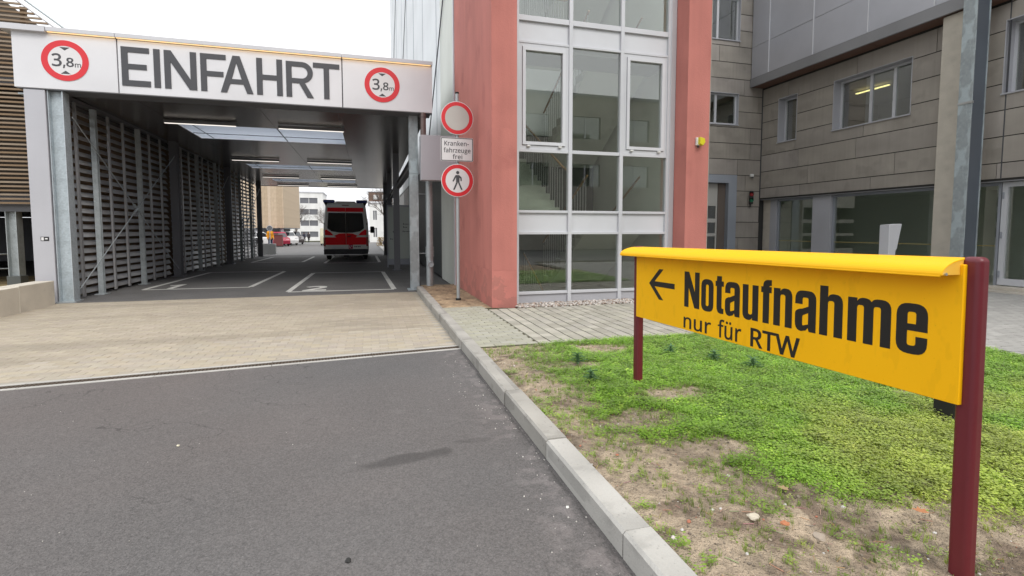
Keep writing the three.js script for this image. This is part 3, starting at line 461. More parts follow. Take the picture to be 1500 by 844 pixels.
function windowIn(parent, u0, u1, v0, v1, wOut, wGlass, mulls, o = {}) {   // reveal lining, sill, frame, panes
  const W = part(o.name ?? 'window', parent), fm = o.frame ?? M.frame, rv = o.reveal ?? M.frameGrey, t = 0.018, f = 0.055;
  piece('reveal', merge([bx(u0, u0 + t, v0 + t, v1 - t, wGlass - 0.05, wOut + 0.006), bx(u1 - t, u1, v0 + t, v1 - t, wGlass - 0.05, wOut + 0.006), bx(u0, u1, v1 - t, v1, wGlass - 0.05, wOut + 0.008)]), rv, W);
  piece('sill', bx(u0 - 0.01, u1 + 0.01, v0 - 0.012, v0 + t, wGlass - 0.05, wOut + 0.035), o.sill ?? rv, W);
  const A = u0 + t, B = u1 - t, c = v0 + t, d = v1 - t, cuts = [A, ...mulls, B];
  piece('frame', merge([bx(A, A + f, c + f, d - f, wGlass - 0.04, wGlass + 0.025), bx(B - f, B, c + f, d - f, wGlass - 0.04, wGlass + 0.025), bx(A, B, c, c + f, wGlass - 0.04, wGlass + 0.027), bx(A, B, d - f, d, wGlass - 0.04, wGlass + 0.027), ...mulls.map((m) => bx(m - f * 0.7, m + f * 0.7, c + f, d - f, wGlass - 0.04, wGlass + 0.025))]), fm, W);
  for (let i = 0; i < cuts.length - 1; i++) { const p = cuts[i] + (i ? f * 0.7 : f), q = cuts[i + 1] - (i < cuts.length - 2 ? f * 0.7 : f); piece('pane', bx(p, q, c + f, d - f, wGlass - 0.004, wGlass), o.glass ?? M.glass, W); }
  return W;
}

// ================================================================ red stair tower
const tower = thing('stair_tower', 'stair tower with salmon red rendered pillars and grey framed glazing', 'building');
{ const t = tower, GZ0 = -8.5, top = 11.5;
  piece('pillar', rbx(1.98, 2.42, 0.72, top, -11.87, -8.2, 0.003), M.red, t); piece('pillar_foot', rbx(1.98, 2.42, 0.02, 0.72, -11.87, -8.2, 0.003), M.redBase, t); piece('pillar', rbx(5.62, 6.1, 0.02, top, -14.4, -8.08, 0.012), M.red, t);
  piece('corner_trim', merge([bx(1.955, 2.07, 0.05, top, -11.97, -11.875)]), M.frame, t);
  piece('wall', merge([bx(2.0, 2.42, 0.02, top, -14.4, -11.98), bx(2.42, 5.62, 0.02, top, -14.4, -14.2), bx(2.42, 5.62, top - 0.3, top, -14.19, -8.56)]), M.interior, t);
  piece('back_lining', bx(2.425, 2.44, 0.02, top - 0.31, -14.19, -8.6), M.interior, t); piece('side_lining', bx(5.6, 5.615, 0.02, top - 0.31, -14.19, -8.6), M.interior, t);
  // curtain wall
  const X = [2.475, 3.49, 4.5, 5.53], hw = [0.055, 0.035, 0.035, 0.085], zf = [GZ0 - 0.06, GZ0 + 0.05];
  X.forEach((x, i) => piece('mullion', rbx(x - hw[i], x + hw[i], 0.05, 9.6, zf[0], zf[1], 0.004), M.frame, t));
  piece('jamb_cover', bx(5.5, 5.512, 0.06, 9.6, zf[1], zf[1] + 0.015), M.frame, t);
  const bays = [0, 1, 2].map((i) => [X[i] + hw[i], X[i + 1] - hw[i + 1]]);
  const rails = [[0.26, 0.31], [1.33, 1.375], [1.71, 1.755], [2.77, 2.83], [4.625, 4.665], [5.0, 5.09], [7.8, 7.86], [8.2, 8.26], [9.5, 9.6]];
  for (const [a, b] of bays) for (const [y0, y1] of rails) piece('transom', rbx(a, b, y0, y1, zf[0] + 0.006, zf[1] - 0.008, 0.004), M.frame, t);
  const pane = (a, b, c, d) => piece('pane', bx(a, b, c, d, GZ0 - 0.006, GZ0), M.glass, t);
  bays.forEach(([a, b], i) => {
    piece('plinth_panel', bx(a, b, 0.05, 0.258, GZ0 - 0.02, GZ0 + 0.012), M.fasciaGrey, t);
    pane(a, b, 0.31, 1.33); pane(a, b, 1.755, 2.77); pane(a, b, 5.09, 7.8); pane(a, b, 8.26, 9.5);
    for (const [c, d] of [[1.375, 1.71], [4.665, 5.0], [7.86, 8.2], [9.6, 11.2]]) { piece('spandrel_panel', bx(a, b, c, d, GZ0 - 0.015, GZ0 + 0.002), M.spandrel, t); }
    if (i === 1) pane(a, b, 2.83, 4.625);
    else { const w = part('window', t), z0 = GZ0 - 0.05, z1 = GZ0 + 0.03, ring = (p, q, r, s, f, n, m) => piece(n, merge([bx(p, p + f, r + f, s - f, z0, z1), bx(q - f, q, r + f, s - f, z0, z1), bx(p, q, r, r + f, z0, z1 + 0.001), bx(p, q, s - f, s, z0, z1 + 0.001)]), m, w);
      ring(a, b, 2.83, 4.625, 0.06, 'frame', M.frame); const f = ring(a + 0.066, b - 0.066, 2.896, 4.559, 0.055, 'sash', M.spandrel); f.position.z = 0.022;
      piece('pane', bx(a + 0.121, b - 0.121, 2.951, 4.504, GZ0 - 0.006, GZ0), M.glass, w); for (const x of [a + 0.17, b - 0.17]) piece('hinge', rbx(x - 0.03, x + 0.03, 2.86, 2.885, z1, z1 + 0.05, 0.005), M.white, w); }
  });
  // stairs inside
  const flight = (x0, x1, zLow, yLow, dir, n = 10) => {                // dir -1 climbs away from the glass
    const F = part('stair_flight', t), run = 0.28, rise = 0.16;
    for (let i = 0; i < n; i++) { const z = zLow + dir * run * i; piece('step', bx(x0, x1, yLow + rise * i + 0.005, yLow + rise * (i + 1), z, z + dir * (run + 0.02)), M.step, F); }
    const L = run * n, H = rise * n, s = poly([[0, -0.16], [L, H - 0.16], [L, H - 0.32], [0.28, -0.32]], x1 - x0 - 0.01); s.rotateY(dir < 0 ? Math.PI / 2 : -Math.PI / 2).translate(dir < 0 ? x0 + 0.005 : x1 - 0.005, yLow + 0.15, zLow); piece('soffit', uvm(s), M.interior, F);
    const xr = dir < 0 ? x1 - 0.03 : x0 + 0.03, g = rod([0, 0, 0], [0, 0.92, 0], 0.008, 6); for (let i = 0; i < n * 2; i++) piece('baluster', g, M.rail, F, xr, yLow + rise * (Math.floor(i / 2) + 1), zLow + dir * run * (i / 2 + 0.25));
    piece('handrail', merge([rod([xr, yLow + rise + 0.92, zLow], [xr, yLow + H + 0.95, zLow + dir * L], 0.024, 8), rod([xr, yLow + rise + 0.92, zLow], [xr, yLow + rise + 0.88, zLow - dir * 0.14], 0.024, 8)]), M.handrail, F);
    if (dir > 0) piece('handrail', rod([x1 - 0.1, yLow + 0.95, zLow], [x1 - 0.1, yLow + H + 0.95, zLow + dir * L], 0.022, 8), M.handrail, F);
  };
  for (const y of [-1.65, 1.55, 4.75]) { flight(2.5, 3.75, -9.35, y, -1); if (y > -1) piece('landing', bx(2.45, 5.59, y - 0.2, y, -9.36, -8.57), M.interiorFloor, t); piece('landing', bx(2.45, 5.59, y + 1.4, y + 1.6, -14.18, -12.17), M.interiorFloor, t); flight(4.2, 5.5, -12.15, y + 1.6, 1); }
  piece('floor', bx(2.45, 5.59, -0.1, 0.03, -14.18, -8.57), M.interiorFloor, t);
  piece('door_leaf', bx(4.4, 5.3, 3.15, 5.2, -14.19, -14.15), mat([0.36, 0.33, 0.25], { roughness: 0.6 }), t);
  // flank towards the yard: garage doors, seen as reflections in the glazing opposite
  piece('flank_wall', bx(6.1, 6.2, 0.03, top, -14.4, -8.2), M.board[0], t);
  for (const z of [-13.9, -11.1]) { const d = part('sectional_door', t); for (let i = 0; i < 6; i++) piece('door_section', bx(6.2, 6.23, 0.1 + i * 0.5, 0.585 + i * 0.5, z, z + 2.5), M.spandrel, d); for (const i of [2, 3, 4]) for (const k of [0, 1]) piece('pane', bx(6.231, 6.236, 0.19 + i * 0.5, 0.5 + i * 0.5, z + 0.15 + k * 1.15, z + 1.2 + k * 1.15), M.black, d); }
}
{ const t = thing('alarm_sounder', 'small yellow and white alarm sounder on the right red pillar', 'alarm', [5.87, 3.03, -8.08]); t.scale.setScalar(0.82);
  piece('base', rbox(0.1, 0.17, 0.05, -0.03, 0, 0.027, 0.008), M.white, t);
  piece('lens', poly([[-0.045, -0.06], [0.02, -0.09], [0.075, -0.02], [0.06, 0.05], [-0.045, 0.075]], 0.07, 0.008).translate(0.01, 0, 0.055), mat([0.62, 0.55, 0.02], { roughness: 0.3 }), t);
  piece('bracket', bx(-0.03, 0.0, -0.13, -0.086, 0.002, 0.02), M.letter, t); }

// light metal clad building behind the canopy
{ const t = thing('metal_clad_building', 'tall pale building clad in fine vertical metal ribs beside the red tower', 'building');
  piece('wall', bx(2.06, 9, 3.75, 22, -45, -11.98), M.ribbed, t);
  const rib = []; for (let z = -12.02, i = 0; z > -45; z -= 0.22, i++) rib.push(bx(2.03, 2.058, 3.75, 22.03, z - 0.11, z)); const o = piece('vertical_ribs', merge(rib), M.ribbed, t); o.userData.kind = 'stuff';
  for (const z of [-15.4, -19.2, -23.0, -26.8, -30.6, -36, -40]) piece('seam', bx(2.022, 2.04, 3.76, 22, z - 0.02, z + 0.02), M.frameGrey, t);
  for (const [a, b] of [[[1.96, 8.6, -12.15], [1.96, 4.2, -17.2]], [[1.96, 16, -23], [1.96, 6, -34]], [[1.96, 18, -34], [1.96, 8, -44.5]]]) piece('cable', rod(a, b, 0.02, 5), M.steelDark, t);
  piece('lower_wall', bx(2.1, 9, 0.0, 3.74, -45, -12.0), M.darkClad, t);
  const rb2 = []; for (let z = -12.02; z > -31; z -= 0.16) rb2.push(bx(2.045, 2.098, 0.06, 3.74, z - 0.09, z)); const o2 = piece('lower_ribs', merge(rb2), M.darkClad, t); o2.userData.kind = 'stuff'; }

// ================================================================ yard buildings on the right
const brd = M.board;
{ const F = thing('clad_building', 'brown grey panel clad wing with long windows, glazed ground floor and a projecting grey storey', 'building', [13.0, 0, 0], -Math.PI / 2);   // u is world z, w is minus world x
  const open = [[-13.74, -12.98, 4.27, 5.7], [-11.7, -9.5, 4.28, 5.7], [-7.62, -5.0, 4.28, 5.82], [-4.4, -2.2, 4.28, 5.82]];
  const lines = [2.5, 2.84]; for (let y = 3.395; y < 10.4; y += 0.555) lines.push(y);
  const low = lines.filter((y) => y < 6.3);
  cladding(F, -14.44, -7.55, low, open, 0, brd, 31); cladding(F, -7.54, 3, lines, open, 0, brd, 47);
  piece('cladding_rail', bx(-7.556, -7.535, 2.5, 6.2, -0.03, 0.004), M.letter, F);
  solidWall(F, -14.44, 3, 2.46, 11, -0.42, -0.02, open, M.backing);
  windowIn(F, ...open[0], 0, -0.28, [], { reveal: M.fasciaGrey, glass: M.glassDark }); windowIn(F, ...open[1], 0, -0.28, [-10.76, -10.12], { reveal: M.fasciaGrey, glass: M.glassDark });
  windowIn(F, ...open[2], 0, -0.28, [-6.6, -5.8], { reveal: M.fasciaGrey, glass: M.glassDark }); windowIn(F, ...open[3], 0, -0.28, [-3.3], { reveal: M.fasciaGrey, glass: M.glassDark });
  // ground floor glazing, set back
  const sill = 0.2, hd = 2.44, G = -0.22;
  piece('soffit', bx(-14.44, 3, 2.44, 2.458, -0.6, -0.002), M.zincEdge, F);
  const post = (a, b, m, w0 = -0.3, w1 = -0.06) => piece('pier', bx(a, b, 0.05, 2.438, w0, w1), m, F);
  post(-14.42, -14.1, M.column, -0.4, -0.16); post(-14.09, -13.83, M.fasciaGrey, -0.32, -0.14); post(-12.36, -11.74, M.fasciaGrey, -0.36, -0.1);
  const glaze = (a, b, cuts) => { const W = part('shop_window', F), e = [a, ...cuts, b], f = 0.05; piece('frame', merge([bx(a, b, sill - 0.06, sill, G - 0.05, G + 0.04), bx(a, b, hd - 0.07, hd - 0.004, G - 0.05, G + 0.042), ...e.map((x, i) => bx(i === 0 ? x : x - f / (i === e.length - 1 ? 1 : 2), i === e.length - 1 ? x : x + f / (i === 0 ? 1 : 2), sill, hd - 0.07, G - 0.05, G + 0.04))]), M.frameGrey, W);
    for (let i = 0; i < e.length - 1; i++) { piece('pane', bx(e[i] + 0.03, e[i + 1] - 0.03, sill, hd - 0.07, G - 0.005, G), M.glassDark, W); piece('safety_strip', bx(e[i] + 0.06, e[i + 1] - 0.06, 1.05, 1.068, G + 0.001, G + 0.002), M.strip, W); } };
  glaze(-13.82, -12.37, []); glaze(-11.73, -8.62, []); glaze(-8.6, -7.62, []);
  for (const u of [-7.6, -6.55, -5.4, -4.35, -3.2, -2.15]) { const d = part('glass_door', F), q = u + 1.03; piece('frame', merge([bx(u, u + 0.1, 0.22, 2.43, G - 0.04, G + 0.05), bx(q - 0.1, q, 0.22, 2.43, G - 0.04, G + 0.05), bx(u + 0.1, q - 0.1, 0.22, 0.36, G - 0.04, G + 0.05), bx(u + 0.1, q - 0.1, 2.33, 2.43, G - 0.04, G + 0.05)]), M.frame, d); piece('pane', bx(u + 0.1, q - 0.1, 0.36, 2.33, G - 0.005, G), M.glassDark, d); for (const v of [0.45, 1.3, 2.15]) piece('hinge', rbox(0.03, 0.14, 0.03, u + 0.03, v, G + 0.064, 0.006), M.frameGrey, d); piece('handle', rbox(0.03, 0.3, 0.03, q - 0.06, 1.1, G + 0.075, 0.008), M.steel, d); }
  piece('base_wall', bx(-14.42, 3, 0.05, 0.138, -0.32, -0.12), M.column, F);
  for (const [w0, w1, h] of [[-0.118, 0.35, 0.135], [-0.3, 0.12, 0.2]]) for (let u = -9; u < 3; u += 1.2) piece('entrance_step', rbx(u, u + 1.195, h - 0.07 + (h > 0.15 ? 0.006 : -0.02), h, w0, w1, 0.006), M.column, F);
  // rooms behind
  const rm = (u0, u1, v0, v1, dep, m, fl) => piece('room', merge([bx(u0, u1, v0 - 0.06, v0, -dep, -0.43), bx(u0, u1, v1, v1 + 0.06, -dep, -0.43), bx(u0, u1, v0, v1, -dep - 0.1, -dep), bx(u0 - 0.08, u0, v0, v1, -dep, -0.43), bx(u1, u1 + 0.08, v0, v1, -dep, -0.43)]), m, F);
  rm(-14.3, 2.9, 0.16, 2.5, 3.4, mat([0.7, 0.74, 0.67], { map: T.blotch })); rm(-14.3, -8.2, 3.3, 5.97, 5, mat([0.42, 0.38, 0.34], { map: T.blotch })); rm(-8.0, 2.9, 3.3, 6.0, 4, mat([0.4, 0.38, 0.4], { map: T.blotch }));
  { const tube2 = new THREE.MeshStandardMaterial({ color: C(0.8, 0.8, 0.6), emissive: C(1, 0.88, 0.35), emissiveIntensity: 1.4 }); piece('lamp_tube', rbox(1.1, 0.03, 0.08, -13.3 + 0.6, 5.88, -2.5, 0.01).translate(0.15, 0, 0), tube2, F); const l = new THREE.RectAreaLight(new THREE.Color(1, 0.9, 0.55), 3, 1.0, 0.07); l.position.set(-12.55, 5.85, -2.5); l.rotation.set(-Math.PI / 2, 0, 0); F.add(l); }
  piece('roof', bx(-14.44, 3, 11.0, 11.3, -9, 0.05), M.zincEdge, F); piece('end_wall', bx(3, 3.2, 0, 11, -9, -0.02), M.backing, F);
  // projecting upper storey in grey metal
  const O = 0.52, us = [-14.42, -13.66, -11.98, -10.3, -8.7, -7.5];
  for (let i = 0; i < us.length - 1; i++) for (const [c, d] of [[6.5, 7.5], [7.512, 9.1], [9.112, 10.8]]) piece('metal_panel', bx(us[i] + 0.012, us[i + 1] - 0.012, c, d, O - 0.02, O), M.zinc, F);
  for (const u of us.slice(1, -1)) piece('panel_rib', bx(u - 0.011, u + 0.011, 6.5, 10.8, O - 0.012, O + 0.018), M.fascia, F);
  piece('bay_core', merge([bx(-14.42, -7.5, 6.235, 11.2, 0.06, O - 0.03), bx(-14.4, -7.52, 6.35, 11.2, -0.019, 0.059)]), M.backing, F); piece('bay_end', bx(-7.5, -7.485, 6.5, 11.2, 0.01, O - 0.002), M.zinc, F);
  piece('bay_edge', merge([rbx(-14.43, -7.48, 6.2, 6.485, O - 0.03, O + 0.03, 0.006), bx(-7.48, -7.46, 6.2, 6.485, 0.01, O + 0.01)]), M.zincEdge, F);
  for (let i = 0; i < us.length - 1; i++) piece('soffit_panel', bx(us[i] + 0.006, us[i + 1] - 0.006, 6.212, 6.232, 0.004, O - 0.032), M.soffit, F);
  // shared back facade of the yard, at right angles
  const Bk = thing('clad_building', 'brown grey panel clad rear building with a sectional garage door, right behind the red pillar', 'building', [0, 0, -14.45]);
  const op2 = [[10.2, 12.04, 4.93, 5.98], [10.3, 12.02, 7.68, 9.1], [8.5, 12.06, 0, 3.28]], l2 = []; for (let y = 0.09; y < 10.5; y += 0.53) l2.push(y);
  cladding(Bk, 6.2, 12.995, l2, op2, 0, brd, 71, 1.5, 2.6); solidWall(Bk, 6.2, 13.4, 0, 11, -0.3, -0.02, op2, M.backing);
  windowIn(Bk, ...op2[0], 0, -0.12, [11.2], { reveal: M.fasciaGrey, glass: M.glassDark }); windowIn(Bk, ...op2[1], 0, -0.12, [11.2], { reveal: M.fasciaGrey, glass: M.glassDark });
  { const d = part('garage_door', Bk); piece('frame', merge([bx(11.72, 12.04, 0.06, 3.27, -0.26, 0.02), bx(8.52, 11.72, 3.0, 3.27, -0.26, 0.021)]), mat([0.33, 0.36, 0.41], { map: T.blotch, roughness: 0.45 }), d); piece('side_panel', bx(11.43, 11.718, 0.06, 2.998, -0.25, -0.14), mat([0.16, 0.13, 0.11], { map: T.blotch, roughness: 0.35 }), d);
    for (const [c, e] of [[0.06, 0.74], [1.2, 1.3], [1.67, 1.8], [2.23, 2.99]]) piece('door_section', bx(8.52, 11.42, c, e, -0.22, -0.16), M.signGrey, d); for (const [c, e] of [[0.74, 1.2], [1.3, 1.67], [1.8, 2.23]]) for (const [p, q] of [[8.56, 9.9], [9.96, 11.36]]) piece('pane', bx(p, q, c, e, -0.2, -0.19), M.glassDark, d); piece('stile', merge([bx(8.52, 8.56, 0.74, 2.23, -0.221, -0.159), bx(9.9, 9.96, 0.74, 2.23, -0.221, -0.159), bx(11.36, 11.42, 0.74, 2.23, -0.221, -0.159)]), M.signGrey, d); }
  piece('room', merge([bx(8, 13, 0.0, 0.04, -4, -0.31), bx(8, 13, 3.3, 3.4, -4, -0.31), bx(8, 13, 0, 3.3, -4.1, -4), bx(7.9, 8, 0, 3.3, -4, -0.31), bx(9, 13, 4.3, 4.4, -4, -0.31), bx(9, 13, 6.1, 6.2, -4, -0.31), bx(9, 13, 4.4, 6.1, -4.1, -4), bx(9, 13, 7.2, 7.3, -4, -0.31), bx(9, 13, 9.4, 9.5, -4, -0.31), bx(9, 13, 7.3, 9.4, -4.1, -4), bx(13, 13.1, 0, 9.4, -4, -0.31), bx(8.9, 9, 4.4, 9.4, -4, -0.31)]), M.interior, Bk);
  piece('flat_roof', bx(6.2, 13.4, 11, 11.3, -9, 0.04), M.zincEdge, Bk); piece('corner_rail', bx(12.985, 13.0, 2.5, 6.2, 0.0, 0.035), M.letter, Bk);
}
{ const t = thing('concrete_column', 'square pale concrete column under the projecting grey storey', 'column', [12.75, 0.08, -8.33]); piece('shaft', rbox(0.38, 6.11, 0.46, 0, 3.055, 0, 0.012), M.column, t); piece('foot_joint', box(0.36, 0.02, 0.44, 0, 0.005, 0), M.letter, t); }
{ const t = thing('steel_post', 'tall galvanised steel H post in front of the concrete column', 'post', [12.28, 0.09, -7.72]);
  piece('flange', rbx(-0.2, -0.178, 0, 9.5, -0.13, 0.13, 0.004), M.galvSpot, t); piece('flange', rbx(0.178, 0.2, 0, 9.5, -0.13, 0.13, 0.004), M.galvSpot, t); piece('web', bx(-0.177, 0.177, 0, 9.5, -0.008, 0.008), M.galvSpot, t); piece('shade_plate', bx(-0.176, 0.176, 0.02, 9.5, 0.1, 0.112), mat([0.12, 0.14, 0.17], { map: T.blotch, metalness: 0.2, roughness: 0.5 }), t);  // dark plate added over the recess; its colour stands in for shade
  piece('strap', merge([bx(-0.206, -0.176, 3.95, 4.0, 0.131, 0.145), bx(-0.213, -0.201, 3.95, 4.0, -0.14, 0.145)]), M.steel, t); piece('base_plate', rbox(0.55, 0.025, 0.45, 0, 0.0125, 0, 0.004), M.galvSpot, t); }
{ const t = thing('signal_light', 'small red over green signal light on the brown panel wall', 'signal', [12.6, 2.52, -14.38], -0.7);
  piece('housing', rbox(0.13, 0.44, 0.12, 0, 0, 0.065, 0.02), M.black, t); piece('bracket', rbox(0.05, 0.12, 0.04, -0.02, -0.25, 0.02, 0.008), M.black, t);
  for (const [y, c] of [[0.1, [0.42, 0.035, 0.04]], [-0.1, [0.02, 0.2, 0.1]]]) { piece('lens', clean(new THREE.SphereGeometry(0.072, 16, 8, 0, 6.283, 0, 1.2)).rotateX(Math.PI / 2).translate(0.01, y, 0.1), mat(c, { roughness: 0.25 }), t); piece('hood', clean(new THREE.CylinderGeometry(0.082, 0.082, 0.12, 16, 1, true, -1.9, 3.8)).rotateX(Math.PI / 2).rotateZ(Math.PI).translate(0.01, y, 0.18), M.black, t); } }
{ const t = thing('wall_sensor', 'tiny pale sensor box on the panel wall above the signal light', 'sensor', [12.62, 3.24, -14.45]); piece('box', rbox(0.12, 0.1, 0.08, 0, 0.03, 0.042, 0.02), M.white, t); piece('eye', rbox(0.08, 0.05, 0.03, 0.01, -0.03, 0.06, 0.01), M.letter, t); }
{ const t = thing('access_pillar', 'light grey sheet metal control pillar before the shop windows', 'control pillar', [9.46, 0.1, -7.2]);
  const g = poly([[-0.11, 0.0], [0.07, 0.0], [0.07, 0.92], [0.1, 0.95], [0.2, 1.42], [-0.11, 1.4]], 0.17, 0.004); piece('body', uvm(g.translate(0, 0, -0.085)), mat([0.46, 0.47, 0.5], { map: T.blotch, roughness: 0.45 }), t); piece('edge_trim', bx(-0.112, -0.1, 0.02, 1.4, 0.089, 0.095), M.frame, t); piece('foot', rbox(0.3, 0.02, 0.26, 0, 0.006, 0, 0.004), M.galv, t); }
// ================================================================ car park and low wall on the left
{ const t = thing('concrete_wall', 'low pale concrete block wall at the left edge of the paved apron', 'wall', [-5.72, 0, 0]);
  for (let i = 0, z = -11.4; i < 5; i++, z += 1.0) piece('block', uvm(rbx(-0.3, 0, -0.05, 0.455, 0.003, 0.995, 0.008).translate(0, 0, 0), i * 0.37), M.wallConcrete, t, 0, -0.012 * i, z); }
{ const t = thing('car_park', 'multi-storey car park behind timber slats on steel posts', 'building');
  const Z = -15.0, yEnd = (y) => Math.min(-6.15, -7.21 + (6.26 - y) / 0.77);
  const sg = new Map(); for (let i = 0, y = 2.06; y < 8.4; y += 0.1, i++) { const x1 = yEnd(y), L = Math.round((x1 + 17) * 20) / 20; if (!sg.has(L)) sg.set(L, uvm(box(L, 0.042, 0.045, -L / 2, 0, 0))); piece('slat', sg.get(L), M.woodSlat[(i * 5 + 1) % 3], t, x1, y, Z); }
  const rk = (o, r, n, m) => piece(n, rod([-12.2, 6.26 + 4.99 * 0.77 + o, Z], [-5.6, 6.26 - 1.61 * 0.77 + o, Z], r, 6), m, t); rk(0.03, 0.03, 'edge_rail', M.fascia); rk(0.17, 0.025, 'guard_rail', M.galv);
  const pm = M.woodSlat[1]; for (const x of [-15.2, -13.3, -11.4, -9.6, -7.9, -6.7]) piece('slat_post', bx(x, x + 0.1, 2.04, Math.min(8.3, 6.26 + (-7.21 - x - 0.1) * 0.77), Z - 0.12, Z - 0.026), pm, t);
  piece('deck', merge([bx(-30, -6.51, 2.02, 2.3, -29, Z - 0.13)]), M.steelDark, t); piece('deck_beam', bx(-30, -6.51, 1.86, 2.018, Z - 0.45, Z - 0.2), M.steelDark, t);
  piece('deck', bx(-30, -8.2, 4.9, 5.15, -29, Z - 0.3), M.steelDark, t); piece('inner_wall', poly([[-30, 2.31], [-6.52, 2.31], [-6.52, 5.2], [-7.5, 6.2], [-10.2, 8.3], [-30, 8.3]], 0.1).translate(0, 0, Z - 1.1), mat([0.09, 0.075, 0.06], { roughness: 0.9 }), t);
  piece('side_wall', bx(-6.5, -6.4, -0.05, 4.9, -29, -12.4), M.woodSlat[1], t); piece('added_cover', bx(-6.52, -6.11, 4.05, 4.08, -29, -12.2), M.galv, t);  // added wall and top cover, closing the slot so the louvre gaps stay dark
  piece('back_wall', merge([bx(-30, -6.3, -0.3, 1.05, -29.2, -29), bx(-30, -6.3, 1.72, 2.0, -29.2, -29), bx(-26, -6.3, 1.051, 1.719, -29.2, -29), bx(-33, -32.8, -0.3, 8, -29, Z)]), M.steelDark, t);
  const post = (x, z) => { const o = piece('column', merge([bx(-0.11, -0.095, 0.02, 1.86, -0.12, 0.12), bx(0.095, 0.11, 0.02, 1.86, -0.12, 0.12), bx(-0.095, 0.095, 0.02, 1.86, -0.008, 0.008)]), M.galv, t, x, 0, z); piece('foot', rbox(0.28, 0.28, 0.3, 0, 0.14, 0, 0.01), M.darkClad, o); };
  for (const x of [-8.42, -12.4, -16.4]) for (const z of [-15.3, -21, -27]) post(x, z); }
{ const mk = (label, x, z) => { const t = thing('bike_stand', label, 'bicycle stand', [x, 0, z], 0.5, 'bicycle stands beside the car park post'); piece('hoop', tube([[-0.22, 0, 0], [-0.22, 0.68, 0], [-0.17, 0.77, 0], [0.17, 0.77, 0], [0.22, 0.68, 0], [0.22, 0, 0]], 0.024, 40, 8), M.galv, t); piece('crossbar', rod([-0.22, 0.38, 0], [0.22, 0.38, 0], 0.016), M.galv, t); };
  mk('grey tube bicycle stand right of the car park post', -8.25, -16.6); mk('grey tube bicycle stand left of the car park post', -9.35, -16.6); mk('grey tube bicycle stand nearest the low wall at the left edge', -8.6, -14.3); }
structure(obj('verge', sheet([[-20, -11], [-6.1, -11], [-6.1, -19], [-20, -19]], -0.01), mat([0.5, 0.46, 0.3], { map: T.soil, roughness: 1 })));

// building across the street behind the viewer, mirrored in the glazing
{ const t = thing('office_building', 'panel clad building across the street, seen only as a reflection', 'building', [0, 0, 17]);
  const op = []; for (const y of [1.2, 4.6, 8]) for (let x = -6; x < 28; x += 4) op.push([x, x + 2.4, y, y + 1.6]);
  solidWall(t, -8, 30, 0, 11, 0, 0.3, op, M.board[0]); for (const o of op) { const w = part('window', t); piece('pane', bx(o[0], o[1], o[2], o[3], 0.14, 0.15), M.glassDark, w); piece('frame', bx((o[0] + o[1]) / 2 - 0.04, (o[0] + o[1]) / 2 + 0.04, o[2], o[3], 0.09, 0.139), M.frame, w); }
  piece('roof', bx(-8, 30, 11, 11.2, -0.05, 12), M.zincEdge, t); piece('inner_wall', bx(-8, 30, 0, 10.9, 3, 3.2), M.interior, t); }

